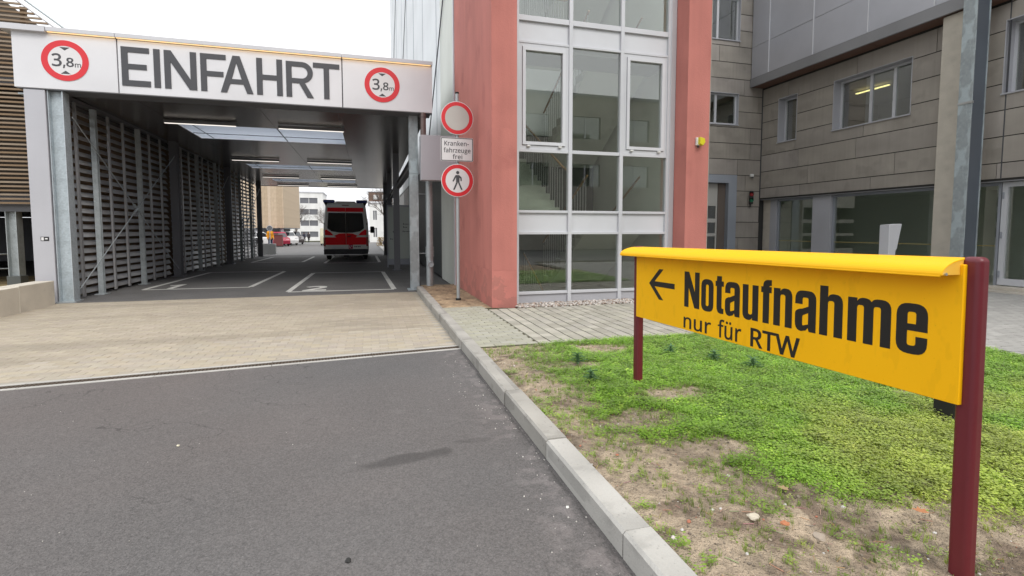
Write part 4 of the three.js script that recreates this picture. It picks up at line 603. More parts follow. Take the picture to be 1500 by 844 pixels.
// ================================================================ yellow sign
{ const t = thing('emergency_sign', 'yellow sign reading Notaufnahme nur für RTW between two maroon posts', 'sign', [2.293, 0.135, 0], 0.035); t.rotation.x = -0.0125;
  const X = 0; for (const z of [-3.75, -1.365]) piece('post', rbox(0.064, 1.36, 0.074, X + 0.02, 0.5, z, 0.022, 4), M.maroon, t);
  const pn = piece('panel', rbx(-0.03, 0.0, 0.595, 1.15, -3.71, -1.372, 0.004), M.yellow, t);
  { // hood: a quarter-round sheet with end caps
    const s = new THREE.Shape(), q = (r, n = 14) => Array.from({ length: n + 1 }, (_, i) => { const a = i / n * Math.PI / 2; return [0.04 - r[0] * Math.sin(a), 1.11 + r[1] * Math.cos(a)]; });
    const o = q([0.175, 0.065]), i2 = q([0.171, 0.061]).reverse(); s.setFromPoints([...o, ...i2].map((p) => new THREE.Vector2(...p)));
    const g = clean(new THREE.ExtrudeGeometry(s, { depth: 2.415, bevelEnabled: false })).translate(0, 0, -3.8); const h = piece('hood', toSmooth(g), M.yellow, t);
    const cap = poly([...q([0.17, 0.06]), [0.04, 1.11]].map((p) => p), 0.006); piece('end_cap', cap.clone().translate(0, 0, -1.392), M.yellowPale, h); piece('end_cap', cap.translate(0, 0, -3.798), M.yellowPale, h);
    piece('lip', rbx(-0.137, -0.128, 1.102, 1.11, -3.795, -1.39, 0.004), M.yellow, h); piece('backing_edge', bx(0.0405, 0.05, 1.09, 1.174, -3.8, -1.405), M.yellow, h);
    for (const [y, x] of [[1.12, 0.022], [1.16, 0.024], [1.114, -0.115]]) piece('screw', clean(new THREE.CylinderGeometry(0.006, 0.006, 0.006, 10)).rotateX(Math.PI / 2).translate(x, y, -1.383), M.steel, h); }
  const put = (name, g) => piece(name, g.rotateY(-Math.PI / 2).translate(-0.0302, 0, 0), M.ink, pn);   // text runs along +z on the face towards -x
  const B = 0.09; // labels measured above ground, panel children are above the bed
  const cond = (s, z0, z1, y0, y1) => { const f = text(s, 'sans_bold', 1, 0.0012, 0.042); f.computeBoundingBox(); return f; };
  { // condensed bold letters drawn as outlines: w wide, X the x-height, K the cap height, s the stem
    const X2 = 0.21, K = 0.25, s = 0.045, t = 0.033, S = (d, ...holes) => { const path = (p, d) => { let k = 0; for (const c of d) { if (c.length === 2) k++ ? p.lineTo(...c) : p.moveTo(...c); else p.quadraticCurveTo(...c); } return p; }; const sh = path(new THREE.Shape(), d); for (const h of holes) sh.holes.push(path(new THREE.Path(), h)); return clean(new THREE.ExtrudeGeometry(sh, { depth: 0.0012, bevelEnabled: false, curveSegments: 5 })); };
    const rr = (x0, x1, y0, y1, r) => [[x0 + r, y0], [x1 - r, y0], [x1, y0, x1, y0 + r], [x1, y1 - r], [x1, y1, x1 - r, y1], [x0 + r, y1], [x0, y1, x0, y1 - r], [x0, y0 + r], [x0, y0, x0 + r, y0]];
    const arch = (w, H) => [[0, 0], [s, 0], [s, X2 - t - 0.014], [s, X2 - t, s + 0.014, X2 - t], [w - s - 0.012, X2 - t], [w - s, X2 - t, w - s, X2 - t - 0.014], [w - s, 0], [w, 0], [w, X2 - 0.045], [w, X2 + 0.002, w - 0.042, X2 + 0.002], [s + 0.026, X2 + 0.002], [s + 0.006, X2, s, X2 - 0.018], [s, H], [0, H]];
    const glyph = {
      N: (w) => S([[0, 0], [0.047, 0], [0.047, 0.14], [w - 0.05, 0], [w, 0], [w, K], [w - 0.047, K], [w - 0.047, 0.11], [0.05, K], [0, K]]),
      o: (w) => S(rr(0, w, -0.003, X2 + 0.003, 0.05), rr(s, w - s, t, X2 - t, 0.014)),
      t: (w) => S([[0, X2 - 0.034], [0.012, X2 - 0.034], [0.012, 0.045], [0.012, 0, 0.05, 0], [w, 0.001], [w, 0.034], [0.068, 0.034], [0.057, 0.034, 0.057, 0.045], [0.057, X2 - 0.034], [w, X2 - 0.034], [w, X2], [0.057, X2], [0.057, K - 0.008], [0.014, K - 0.008], [0.012, X2], [0, X2]]),
      a: (w) => S([[w - s + 0.006, 0], [w, 0], [w, X2 - 0.045], [w, X2 + 0.003, w - 0.045, X2 + 0.003], [0.045, X2 + 0.003], [0, X2 + 0.003, 0, X2 - 0.045], [0, X2 * 0.67], [s, X2 * 0.67], [s, X2 - t - 0.01], [s, X2 - t, s + 0.01, X2 - t], [w - s - 0.01, X2 - t], [w - s, X2 - t, w - s, X2 - t - 0.012], [w - s, X2 * 0.63], [0.045, X2 * 0.56], [0, X2 * 0.53, 0, X2 * 0.42], [0, 0.045], [0, -0.003, 0.04, -0.003], [w - s - 0.012, 0.006], [w - s - 0.002, 0.02]], [[s + 0.006, t - 0.004], [w - s, t + 0.006], [w - s, X2 * 0.47], [s + 0.01, X2 * 0.41], [s, X2 * 0.4, s, X2 * 0.34], [s, t + 0.006], [s, t - 0.004, s + 0.006, t - 0.004]]),
      u: (w) => { const g = S(arch(w, X2)); return flipXY(g, w, X2); },
      n: (w) => S(arch(w, X2)), h: (w) => S(arch(w, K)),
      f: (w) => S([[0.014, 0], [0.059, 0], [0.059, X2 - 0.034], [w, X2 - 0.034], [w, X2], [0.059, X2], [0.059, K - t - 0.008], [0.059, K - t, 0.068, K - t], [w, K - t], [w, K], [0.052, K], [0.014, K, 0.014, K - 0.04], [0.014, X2], [0, X2], [0, X2 - 0.034], [0.014, X2 - 0.034]]),
      m: (w) => { const p = (w - s) / 2; return S([[0, 0], [s, 0], [s, X2 - t - 0.014], [s, X2 - t, s + 0.014, X2 - t], [p - 0.012, X2 - t], [p, X2 - t, p, X2 - t - 0.014], [p, 0], [p + s, 0], [p + s, X2 - t - 0.014], [p + s, X2 - t, p + s + 0.014, X2 - t], [w - s - 0.012, X2 - t], [w - s, X2 - t, w - s, X2 - t - 0.014], [w - s, 0], [w, 0], [w, X2 - 0.045], [w, X2 + 0.002, w - 0.042, X2 + 0.002], [p + s + 0.016, X2 + 0.002], [p + s - 0.004, X2, p + s - 0.01, X2 - 0.014], [p + s - 0.02, X2 + 0.002, p + s - 0.045, X2 + 0.002], [s + 0.026, X2 + 0.002], [s + 0.006, X2, s, X2 - 0.018], [s, X2], [0, X2]]); },
      e: (w) => S([[w, X2 * 0.46], [w, X2 - 0.05], [w, X2 + 0.003, w - 0.05, X2 + 0.003], [0.05, X2 + 0.003], [0, X2 + 0.003, 0, X2 - 0.05], [0, 0.05], [0, -0.003, 0.05, -0.003], [w - 0.05, -0.003], [w, -0.003, w, 0.05], [w, X2 * 0.35], [w - s, X2 * 0.35], [w - s, t + 0.012], [w - s, t, w - s - 0.012, t], [s + 0.012, t], [s, t, s, t + 0.012], [s, X2 * 0.46]], [[s, X2 * 0.6], [w - s, X2 * 0.6], [w - s, X2 - t - 0.012], [w - s, X2 - t, w - s - 0.012, X2 - t], [s + 0.012, X2 - t], [s, X2 - t, s, X2 - t - 0.012]]) };
    const run = [['N', -3.076, -2.915], ['o', -2.895, -2.776], ['t', -2.757, -2.682], ['a', -2.668, -2.542], ['u', -2.518, -2.396], ['f', -2.375, -2.3], ['n', -2.284, -2.16], ['a', -2.14, -2.014], ['h', -1.993, -1.868], ['m', -1.842, -1.64], ['e', -1.617, -1.492]];
    for (const [ch, z0, z1] of run) put('letter', glyph[ch](z1 - z0).translate(z0, 0.763, 0)); }
  const word = (s, z0, z1, y0, y1, f = 'sans_regular', fat = 0.012) => put('text', fit(text(s, f, 1, 0.0012, fat), z0, z1, y0, y1));
  word('nur', -3.08, -2.795, 0.609, 0.69); word('für', -2.73, -2.525, 0.608, 0.728); word('RTW', -2.45, -2.105, 0.607, 0.718, 'sans_regular', 0.02);
  put('arrow', merge([poly([[-3.47, -0.02], [-3.19, -0.02], [-3.19, 0.02], [-3.47, 0.02]], 0.0012), poly([[-3.52, 0], [-3.385, 0.118], [-3.33, 0.118], [-3.468, 0]], 0.0011), poly([[-3.52, 0], [-3.468, 0], [-3.33, -0.118], [-3.385, -0.118]], 0.0011)]).translate(0, 0.892, 0));
}
{ const t = thing('bollard_light', 'short black bollard mostly hidden behind the near end of the yellow sign', 'bollard', [3.9, 0.09, -2.45]); piece('body', rbox(0.2, 0.46, 0.16, 0, 0.23, 0, 0.03, 2), M.rubber, t); piece('cap', rbox(0.22, 0.06, 0.18, 0, 0.49, 0, 0.02, 2), M.black, t); piece('base', rbox(0.24, 0.04, 0.2, 0, 0.02, 0, 0.01), M.rubber, t); }

// ================================================================ traffic sign post
{ const P = [1.6, 0.08, -9.33], tilt = 0;
  { const t = thing('sign_post', 'thin galvanised pole carrying three traffic signs beside the red pillar', 'post', P); piece('pole', cyl(0.033, 3.84, 0, 1.92, 0, 18), M.galv, t); piece('cap', cyl(0.036, 0.03, 0, 3.84, 0, 18), M.rubber, t); piece('foot', cyl(0.05, 0.05, 0, 0.02, 0, 18), M.rubber, t); for (const y of [3.3, 2.78, 2.15]) piece('clamp', rbox(0.12, 0.05, 0.09, 0, y, 0, 0.01), M.galv, t); }
  const ring = (t, inner) => { piece('rim', clean(new THREE.CylinderGeometry(0.302, 0.302, 0.02, 48)).rotateX(Math.PI / 2).translate(0, 0, -0.004), M.signWhite, t); piece('face', clean(new THREE.CylinderGeometry(0.222, 0.222, 0.004, 40)).rotateX(Math.PI / 2).translate(0, 0, 0.009), inner, t);
    const s = new THREE.Shape(); s.absarc(0, 0, 0.29, 0, Math.PI * 2); const q = new THREE.Path(); q.absarc(0, 0, 0.223, 0, Math.PI * 2); s.holes.push(q); piece('red_ring', clean(new THREE.ExtrudeGeometry(s, { depth: 0.004, bevelEnabled: false, curveSegments: 40 })).translate(0, 0, 0.0065), M.signRed, t); };
  const a = thing('no_vehicles_sign', 'round red ringed sign with an empty grey face, topmost on the pole', 'road sign', [1.59, 3.455, -9.28]); ring(a, M.signGrey);
  const b = thing('no_pedestrians_sign', 'round red ringed sign with a walking figure, lowest on the pole', 'road sign', [1.59, 2.32, -9.28]); ring(b, M.signWhite);
  { const L = (...p) => poly(p, 0.003); piece('pictogram', merge([clean(new THREE.CylinderGeometry(0.03, 0.03, 0.003, 16)).rotateX(Math.PI / 2).translate(0.002, 0.145, 0.0015), L([-0.035, 0.1], [0.03, 0.1], [0.075, 0.055], [0.078, -0.01], [0.055, -0.01], [0.05, 0.04], [0.036, 0.05], [0.034, -0.03], [-0.03, -0.03], [-0.028, 0.06], [-0.055, 0.01], [-0.08, -0.025], [-0.095, -0.01], [-0.06, 0.06]), L([-0.028, -0.033], [0.005, -0.033], [-0.055, -0.17], [-0.085, -0.17]), L([0.006, -0.033], [0.034, -0.033], [0.092, -0.17], [0.062, -0.17])]).translate(0, 0, 0.0115), M.letter, b); }
  const p = thing('ambulance_exception_plate', 'white plate reading Krankenfahrzeuge frei between the two round signs', 'road sign', [1.585, 2.885, -9.28]);
  { const w = 0.3, h = 0.215, rr = (w, h, r) => { const s = new THREE.Shape(); s.moveTo(-w + r, -h); s.lineTo(w - r, -h); s.absarc(w - r, -h + r, r, -Math.PI / 2, 0); s.lineTo(w, h - r); s.absarc(w - r, h - r, r, 0, Math.PI / 2); s.lineTo(-w + r, h); s.absarc(-w + r, h - r, r, Math.PI / 2, Math.PI); s.lineTo(-w, -h + r); s.absarc(-w + r, -h + r, r, Math.PI, 1.5 * Math.PI); return s; };
    piece('plate', clean(new THREE.ExtrudeGeometry(rr(w, h, 0.025), { depth: 0.012, bevelEnabled: false })), M.signWhite, p); const s = rr(w - 0.006, h - 0.006, 0.02); s.holes.push(rr(w - 0.018, h - 0.018, 0.014)); piece('border', clean(new THREE.ExtrudeGeometry(s, { depth: 0.002, bevelEnabled: false })).translate(0, 0, 0.0121), M.letter, p);
    const ln = (s, x0, x1, y0, y1) => piece('text', fit(text(s, 'sans_regular', 1, 0.002, 0.012), x0, x1, y0, y1).translate(0, 0, 0.0122), M.letter, p);
    ln('Kranken-', -0.235, 0.22, 0.065, 0.155); ln('fahrzeuge', -0.25, 0.25, -0.085, 0.03); ln('frei', -0.085, 0.095, -0.175, -0.085); }
}
function toSmooth(g) { const m = mergeVertices((g.deleteAttribute('uv'), g.deleteAttribute('normal'), g), 1e-5), e = m.toNonIndexed(); e.computeVertexNormals(); return e; }
function flipXY(g, w, h) { g.rotateZ(Math.PI).translate(w, h, 0); return g; }
// ================================================================ ambulance, seen from behind
{ const t = thing('ambulance', 'red and grey ambulance van seen from behind under the canopy', 'ambulance', [-1.03, 0, -24.4]);   // rear face at z = 0, front towards -z
  const silver = mat([0.68, 0.68, 0.64], { roughness: 0.35, metalness: 0.1 }), redP = new THREE.MeshPhysicalMaterial({ color: C(0.92, 0.008, 0.016), roughness: 0.5, specularIntensity: 0.35 }), dark = new THREE.MeshPhysicalMaterial({ color: C(0.006, 0.007, 0.008), roughness: 0.08, specularIntensity: 0.45 }), blue = mat([0.01, 0.03, 0.2], { roughness: 0.15 });
  // body: cross sections from the tail to the nose, widest at the waist and narrower at the roof
  const ringAt = (y0, y1, w, taper, z) => { const p = [], n = [[1, 0.0], [1, 0.42], [0.985, 0.55], [taper + 0.03, 0.93], [taper - 0.04, 0.985], [taper - 0.16, 1.0]]; for (const [x, y] of n) p.push([w * x, lerp(y0, y1, y), z]); return [...p, ...p.slice().reverse().map(([x, y, z]) => [-x, y, z])]; };
  const rings = [ringAt(0.42, 2.62, 0.955, 0.86, -0.05), ringAt(0.38, 2.67, 0.99, 0.86, -0.16), ringAt(0.34, 2.69, 1.0, 0.86, -4.2), ringAt(0.34, 2.55, 1.0, 0.84, -4.9), ringAt(0.34, 1.55, 0.98, 0.9, -5.6), ringAt(0.36, 1.2, 0.93, 0.94, -6.3), ringAt(0.42, 0.95, 0.86, 0.95, -6.5)];
  { const p = [], ix = [], n = rings[0].length; rings.forEach((r) => r.forEach((v) => p.push(...v))); for (let i = 0; i < rings.length - 1; i++) for (let k = 0; k < n; k++) { const a = i * n + k, b = i * n + (k + 1) % n, c = a + n, d = b + n; ix.push(a, b, c, c, b, d); }
    for (const [o, f] of [[0, 1], [(rings.length - 1) * n, 0]]) for (let k = 1; k < n - 1; k++) f ? ix.push(o, o + k + 1, o + k) : ix.push(o, o + k, o + k + 1);
    let g = new THREE.BufferGeometry(); g.setAttribute('position', new THREE.Float32BufferAttribute(p, 3)); g.setIndex(ix); g = g.toNonIndexed(); g.computeVertexNormals(); piece('body', g, silver, t); }
  // rear doors: left and right leaf with red bands, dark glass, handle
  const xs = (y) => lerp(0.93, 0.78, clamp((y - 1.35) / 1.2));
  for (const s of [-1, 1]) {
    const d = part('rear_door', t), leaf = (y0, y1, z0, z1, m, n, a = 0.006, b = 0.985) => piece(n, poly([[s * a, y0], [s * xs(y0) * b, y0], [s * xs((y0 + y1) / 2) * b, (y0 + y1) / 2], [s * xs(y1) * b, y1], [s * a, y1]], z1 - z0, 0.004).translate(0, 0, z0), m, d);
    leaf(0.52, 2.5, -0.05, -0.004, silver, 'leaf'); leaf(2.26, 2.44, 0.0, 0.004, redP, 'red_band', 0.008, 0.975);
    piece('window', poly([[s * 0.012, 1.3], [s * 0.3, 1.3], [s * 0.62, 1.36], [s * 0.8, 1.5], [s * 0.745, 2.2], [s * 0.012, 2.2]], 0.01, 0.004).translate(0, 0, 0.0), dark, d);
    piece('red_band', poly([[s * 0.01, 0.74], [s * 0.92, 0.74], [s * 0.92, 1.08], [s * 0.01, 1.08]], 0.004, 0.003), redP, d);
    piece('red_wedge', poly([[s * 0.01, 1.084], [s * 0.42, 1.084], [s * 0.52, 1.15], [s * 0.3, 1.25], [s * 0.01, 1.265]], 0.004, 0.002), redP, d); piece('red_wedge', poly([[s * 0.54, 1.17], [s * 0.91, 1.19], [s * 0.91, 1.4], [s * 0.85, 1.44], [s * 0.66, 1.31]], 0.004, 0.002), redP, d);
    piece('tail_lamp', rbox(0.1, 0.42, 0.06, s * 0.935, 0.88, -0.02, 0.02), mat([0.3, 0.01, 0.01], { roughness: 0.2 }), t);
    piece('reflector', rbox(0.18, 0.06, 0.02, s * 0.78, 0.45, 0.045, 0.01), mat([0.35, 0.02, 0.015], { roughness: 0.2 }), t);
    const m = part('mirror', t); piece('arm', rod([s * 0.98, 1.35, -4.7], [s * 1.14, 1.38, -4.7], 0.02), M.rubber, m); piece('shell', rbox(0.22, 0.36, 0.12, s * 1.2, 1.44, -4.7, 0.04, 2), M.rubber, m);
    for (const z of [-1.15, -5.15]) { const w = part('wheel', t); piece('tyre', clean(new THREE.TorusGeometry(0.255, 0.095, 12, 28)).rotateY(Math.PI / 2).scale(1.15, 1, 1).translate(s * 0.83, 0.35, z), M.rubber, w); piece('rim', clean(new THREE.CylinderGeometry(0.22, 0.22, 0.16, 20)).rotateZ(Math.PI / 2).translate(s * 0.84, 0.35, z), M.steel, w); }
    piece('blue_light', rbox(0.5, 0.14, 0.34, s * 0.72, 2.735, -0.26, 0.05, 2), blue, t); piece('light_bracket', poly([[s * 0.94, 2.67], [s * 0.78, 2.67], [s * 0.8, 2.5], [s * 0.86, 2.5]], 0.3).translate(0, 0, -0.42), M.black, t);
    piece('hinge', rbox(0.03, 0.08, 0.03, s * 0.93, 1.7, -0.02, 0.008), M.black, t); piece('hinge', rbox(0.03, 0.08, 0.03, s * 0.95, 1.0, -0.02, 0.008), M.black, t);
    piece('side_window', bx(s * 0.985, s * 0.97, 1.35, 2.0, -3.9, -2.6).rotateZ(0), dark, t);
    piece('seat_reflection_panel', rbox(0.26, 0.42, 0.02, s * 0.3, 1.33, -0.06, 0.02), silver, t);
  }
  piece('handle', rbox(0.16, 0.045, 0.03, 0.14, 1.13, 0.02, 0.012), M.black, t);
  piece('roof_fairing', rbox(0.9, 0.1, 0.3, 0, 2.69, -0.25, 0.04, 2), silver, t); piece('brake_light', rbox(0.3, 0.035, 0.03, 0, 2.55, -0.02, 0.01), mat([0.12, 0.02, 0.02], { roughness: 0.3 }), t);
  piece('bumper', rbox(1.94, 0.24, 0.16, 0, 0.42, 0.0, 0.04, 2), mat([0.03, 0.03, 0.033], { roughness: 0.6 }), t); piece('step', rbox(1.96, 0.035, 0.3, 0, 0.29, 0.06, 0.01), M.steel, t); piece('tow_hitch', rbox(0.26, 0.1, 0.2, 0.02, 0.22, 0.02, 0.03), M.black, t); piece('underbody', rbox(1.5, 0.2, 5.6, 0, 0.38, -3.2, 0.03), M.black, t);
  piece('licence_plate', rbox(0.52, 0.12, 0.012, -0.36, 0.63, 0.008, 0.006), M.signWhite, t);
  { const e = piece('emblem', rbox(0.19, 0.19, 0.008, 0.2, 0.645, 0.006, 0.004), mat([0.45, 0.01, 0.08], { roughness: 0.4 }), t); piece('mark', merge([bx(0.14, 0.165, 0.6, 0.7, 0.011, 0.013), bx(0.17, 0.2, 0.585, 0.62, 0.011, 0.013), bx(0.205, 0.26, 0.66, 0.7, 0.011, 0.013)]), M.signWhite, e); }
  { const b = []; for (let i = 0; i < 4; i++) b.push(bx(0.36 + i * 0.075, 0.41 + i * 0.075, 0.62, 0.68, 0.002, 0.006)); piece('lettering', merge(b), mat([0.12, 0.12, 0.13]), t); }
}

// ================================================================ the street behind the canopy
{ const t = thing('garden_wall', 'low white wall at the far left end of the canopy', 'wall', [-5.68, 0, -31.6]); for (let i = 0; i < 3; i++) piece('block', rbox(0.32, 0.62, 0.3, (i - 1) * 0.324, 0.32, 0, 0.01), M.white, t); }
{ const Z = -62, t = thing('timber_building', 'building clad in pale vertical timber boards beyond the canopy', 'building', [0, gy(Z), Z]);
  const g = gy(Z), x0 = -16, x1 = -9.3; for (let i = 0, x = x0; x < x1 - 0.05; x += 0.3, i++) piece('board', bx(x, Math.min(x + 0.29, x1), 2.02 + rand(-0.02, 0.02), 9.5, -0.05 - rand(0, 0.05), 0), M.woodFar[(rand(0, 3)) | 0], t);
  piece('wall', bx(x0, x1, 2.05, 9.5, -14, -0.11), M.woodFar[1], t); piece('soffit', bx(x0, x1, 1.95, 2.03, -14, -0.12), M.steelDark, t); for (const x of [-14.2, -12.4, -10.9, -9.7]) piece('column', rbx(x, x + 0.28, 0, 1.96, -0.6, -0.3, 0.02), M.fasciaGrey, t); piece('back_wall', bx(x0, x1 - 1, 0, 1.94, -12, -11.8), M.fascia, t); }
function farBuilding(name, label, x, z, w, h, d, rows, cols, m, o = {}) {
  const t = thing(name, label, 'building', [x, gy(z), z]), op = [], fh = (h - 0.8) / rows; piece('roof', bx(-w / 2 - 0.2, w / 2 + 0.2, h, h + 0.3, -d, 0.2), o.roof ?? M.fascia, t);
  for (let r = 0; r < rows; r++) for (let c = 0; c < cols; c++) { const u = -w / 2 + (c + 0.5) * w / cols, ww = w / cols * (o.fill ?? 0.5); op.push([u - ww / 2, u + ww / 2, r * fh + 0.9, r * fh + fh - 0.45]); }
  solidWall(t, -w / 2, w / 2, 0, h, -0.3, 0, op, m); piece('side_wall', merge([bx(-w / 2, -w / 2 + 0.3, 0, h, -d, -0.31), bx(w / 2 - 0.3, w / 2, 0, h, -d, -0.31), bx(-w / 2 + 0.3, w / 2 - 0.3, 0, h, -d, -d + 0.3)]), m, t);
  for (const q of op) { const W = part('window', t); piece('pane', bx(q[0], q[1], q[2], q[3], -0.2, -0.18), o.glass ?? M.steelDark, W); piece('frame', merge([bx((q[0] + q[1]) / 2 - 0.05, (q[0] + q[1]) / 2 + 0.05, q[2], q[3], -0.178, -0.12)]), M.white, W); }
  if (o.balcony) for (let r = 1; r < rows; r++) { const b = part('balcony', t), y = r * fh + 0.2; piece('slab', bx(o.balcony[0], o.balcony[1], y - 0.2, y, 0.001, 1.4), m, b); piece('railing', bx(o.balcony[0], o.balcony[1], y, y + 1.0, 1.3, 1.38), M.fasciaGrey, b); }
  return t;
}
farBuilding('apartment_building', 'white apartment house with dark balcony bands far down the street', -13.6, -128, 6.2, 11.4, 12, 4, 1, M.white, { fill: 0.62 });
farBuilding('apartment_building', 'narrow white house with small windows left of the balcony house', -19, -126, 4.4, 9.5, 10, 4, 3, M.white, { fill: 0.3 });
farBuilding('apartment_building', 'white house with a tiled upper storey right of the ambulance', 4.6, -88, 9, 6.6, 10, 2, 5, M.white, { fill: 0.32 });
{ const t = thing('tiled_roof_storey', 'brown tiled roof storey on the white house right of the ambulance', 'roof', [4.6, gy(-88) + 6.9, -88]); piece('slope', poly([[-4.6, 0], [4.6, 0], [4.6, 1.5], [-4.6, 1.5]], 0.3).translate(0, 0, -0.3), mat([0.2, 0.12, 0.085], { roughness: 0.9 }), t); for (const x of [-3.4, -2, -0.6, 0.8, 2.2, 3.6]) piece('dormer', rbox(0.9, 0.75, 0.3, x, 0.7, 0.1, 0.03), M.white, t); piece('coping', bx(-4.7, 4.7, 1.5, 1.62, -0.4, 0.05), M.steelDark, t); }
// grass verge, bush, pavement
structure(obj('verge', sheet([[-22, -104], [4, -104], [4, -112], [-22, -112]], gy(-104) + 0.05).translate(0, 0, 0), mat([0.1, 0.13, 0.035], { map: T.soil, roughness: 1 })));
structure(obj('pavement', sheet([[0.95, -33], [2.4, -33], [2.4, -70], [0.95, -70]], 0).applyMatrix4(new THREE.Matrix4().set(1, 0, 0, 0, 0, 1, 0.011, 0.375, 0, 0, 1, 0, 0, 0, 0, 1)), M.kerbPale));

// bare trees
function bareTree(label, x, z, h, seed, spread = 1) {
  const t = thing('bare_tree', label, 'tree', [x, gy(z), z]), r = rng(seed), br = [], tw = [];
  const grow = (p, dir, len, rad, lvl) => { const e = p.clone().addScaledVector(dir, len); (lvl > 2 ? tw : br).push(rod(p.toArray(), e.toArray(), rad, lvl > 2 ? 3 : 5, rad * 0.62)); if (lvl >= 5) return;
    const n = lvl < 2 ? 4 : 3; for (let i = 0; i < n; i++) { const d = dir.clone().applyAxisAngle(V(1, 0, 0), (r() - 0.5) * 1.5 * spread).applyAxisAngle(V(0, 0, 1), (r() - 0.5) * 1.5 * spread).normalize(); d.y += 0.18; d.normalize(); grow(p.clone().lerp(e, 0.6 + 0.4 * r()), d, len * (0.62 + 0.2 * r()), rad * 0.58, lvl + 1); } };
  const bark = mat([0.13, 0.105, 0.09], { roughness: 0.9 }); piece('trunk', rod([0, 0, 0], [0, h * 0.34, 0], h * 0.02, 7, h * 0.014), bark, t);
  for (let i = 0; i < 4; i++) { const a = i * 1.6 + r(); grow(V(0, h * (0.24 + 0.03 * i), 0), V(Math.cos(a) * 0.5 * spread, 1, Math.sin(a) * 0.5 * spread).normalize(), h * 0.23, h * 0.009, 0); }
  piece('branches', merge(br), bark, t); piece('twigs', merge(tw), bark, t).userData.kind = 'stuff';
}
bareTree('bare tree with fine twigs just right of the ambulance', 2.2, -62, 8.2, 5);
bareTree('bare street tree before the white balcony house', -12.4, -96, 7.4, 11);
bareTree('slim bare tree standing close to the left side of the ambulance', -7.6, -100, 7.0, 17);
{ const t = thing('hedge_bush', 'yellowish winter bush low beside the ambulance', 'bush', [1.35, gy(-52), -52]), r = rng(3), l = []; for (let i = 0; i < 500; i++) { const a = r() * 6.28, u = Math.sqrt(r()), y = r(); l.push(box(0.07, 0.05, 0.015, 0, 0, 0).rotateY(r() * 6).rotateX(r() * 3).translate(Math.cos(a) * u * 0.75 * (1 - 0.3 * y), 0.1 + y * 0.85, Math.sin(a) * u * 0.6 * (1 - 0.3 * y))); }
  piece('foliage', merge(l), mat([0.34, 0.22, 0.07], { roughness: 0.9 }), t).userData.kind = 'stuff'; const st = []; for (let i = 0; i < 14; i++) { const a = r() * 6.28; st.push(rod([Math.cos(a) * 0.1, 0, Math.sin(a) * 0.1], [Math.cos(a) * 0.6, 0.85, Math.sin(a) * 0.5], 0.012, 4)); } piece('stems', merge(st), mat([0.16, 0.11, 0.06]), t); }

// cars parked beyond, small in the picture
function car(name, label, x, z, ry, color, kind, group) {
  const t = thing(name, label, kind === 'van' ? 'van' : 'car', [x, gy(z), z], ry, group), paintM = mat(color, { roughness: 0.28 }), van = kind === 'van', hi = kind === 'suv' ? 0.14 : 0;
  const prof = van ? [[-2.1, 0.3], [2.15, 0.3], [2.2, 0.85], [1.7, 1.1], [1.25, 1.9], [-2.0, 1.95], [-2.15, 1.1]] : [[-2.05, 0.32], [2.05, 0.32], [2.12, 0.6], [1.98, 0.84 + hi], [0.95, 0.94 + hi], [-1.85, 0.98 + hi], [-2.1, 0.75 + hi]];
  piece('body', poly(prof, 1.6, 0.06).translate(0, 0, -0.8), paintM, t); const glassM = new THREE.MeshPhysicalMaterial({ color: C(0.02, 0.024, 0.028), roughness: 0.05, clearcoat: 0.6 });
  if (!van) { const h = 1.46 + hi, b = 0.96 + hi; piece('cabin', poly([[1.05, b], [0.4, h - 0.04], [-1.35, h], [-1.95, b]], 1.36, 0.04).translate(0, 0, -0.68), glassM, t); piece('roof', poly([[0.42, h - 0.02], [0.3, h + 0.05], [-1.3, h + 0.08], [-1.42, h]], 1.28, 0.04).translate(0, 0, -0.64), paintM, t); for (const s of [-1, 1]) piece('pillar', merge([rod([1.02, b, s * 0.73], [0.38, h, s * 0.68], 0.035, 5), rod([-0.4, b, s * 0.74], [-0.42, h, s * 0.7], 0.035, 5), rod([-1.9, b, s * 0.72], [-1.38, h, s * 0.68], 0.05, 5)]), paintM, t); }
  else { piece('windscreen', poly([[1.78, 1.12], [1.34, 1.82], [1.3, 1.82], [1.7, 1.12]], 1.5).translate(0.04, 0, -0.75), glassM, t); for (const s of [-1, 1]) piece('side_window', bx(-1.8, 1.2, 1.15, 1.75, s * 0.862, s * 0.87), glassM, t); }
  for (const s of [-1, 1]) { for (const x2 of [-1.3, 1.3]) { const w = part('wheel', t); piece('tyre', clean(new THREE.TorusGeometry(0.23, 0.09, 8, 18)).translate(x2, 0.32, s * 0.78), M.rubber, w); piece('rim', clean(new THREE.CylinderGeometry(0.19, 0.19, 0.14, 14)).rotateX(Math.PI / 2).translate(x2, 0.32, s * 0.79), M.steel, w); } piece('headlight', rbox(0.08, 0.14, 0.34, 2.07, 0.7 + hi, s * 0.6, 0.03), M.spandrel, t); piece('tail_lamp', rbox(0.08, 0.2, 0.26, -2.06, 0.78 + hi, s * 0.66, 0.03), M.signRed, t); }
  return t;
}
const CG = 'cars parked beyond the canopy';
car('parked_car', 'white car half hidden behind the person in orange', -11.5, -60, 0.35, [0.7, 0.7, 0.7], 'car', CG);
car('parked_car', 'dark red car parked under the timber building', -9.75, -61, -1.25, [0.32, 0.02, 0.05], 'car', CG);
car('parked_car', 'white off-road car next to the dark red car', -9.75, -67, -1.2, [0.74, 0.74, 0.74], 'suv', CG);
car('parked_car', 'dark grey car at the right end of the parked row', -9.8, -73, -1.2, [0.07, 0.06, 0.06], 'suv', CG);
car('parked_car', 'black car at the left end of the parked row', -13.2, -59, 0.3, [0.02, 0.02, 0.022], 'car', CG);
car('parked_van', 'cream van passing just left of the ambulance', -4.6, -64, Math.PI / 2, [0.62, 0.58, 0.42], 'van');
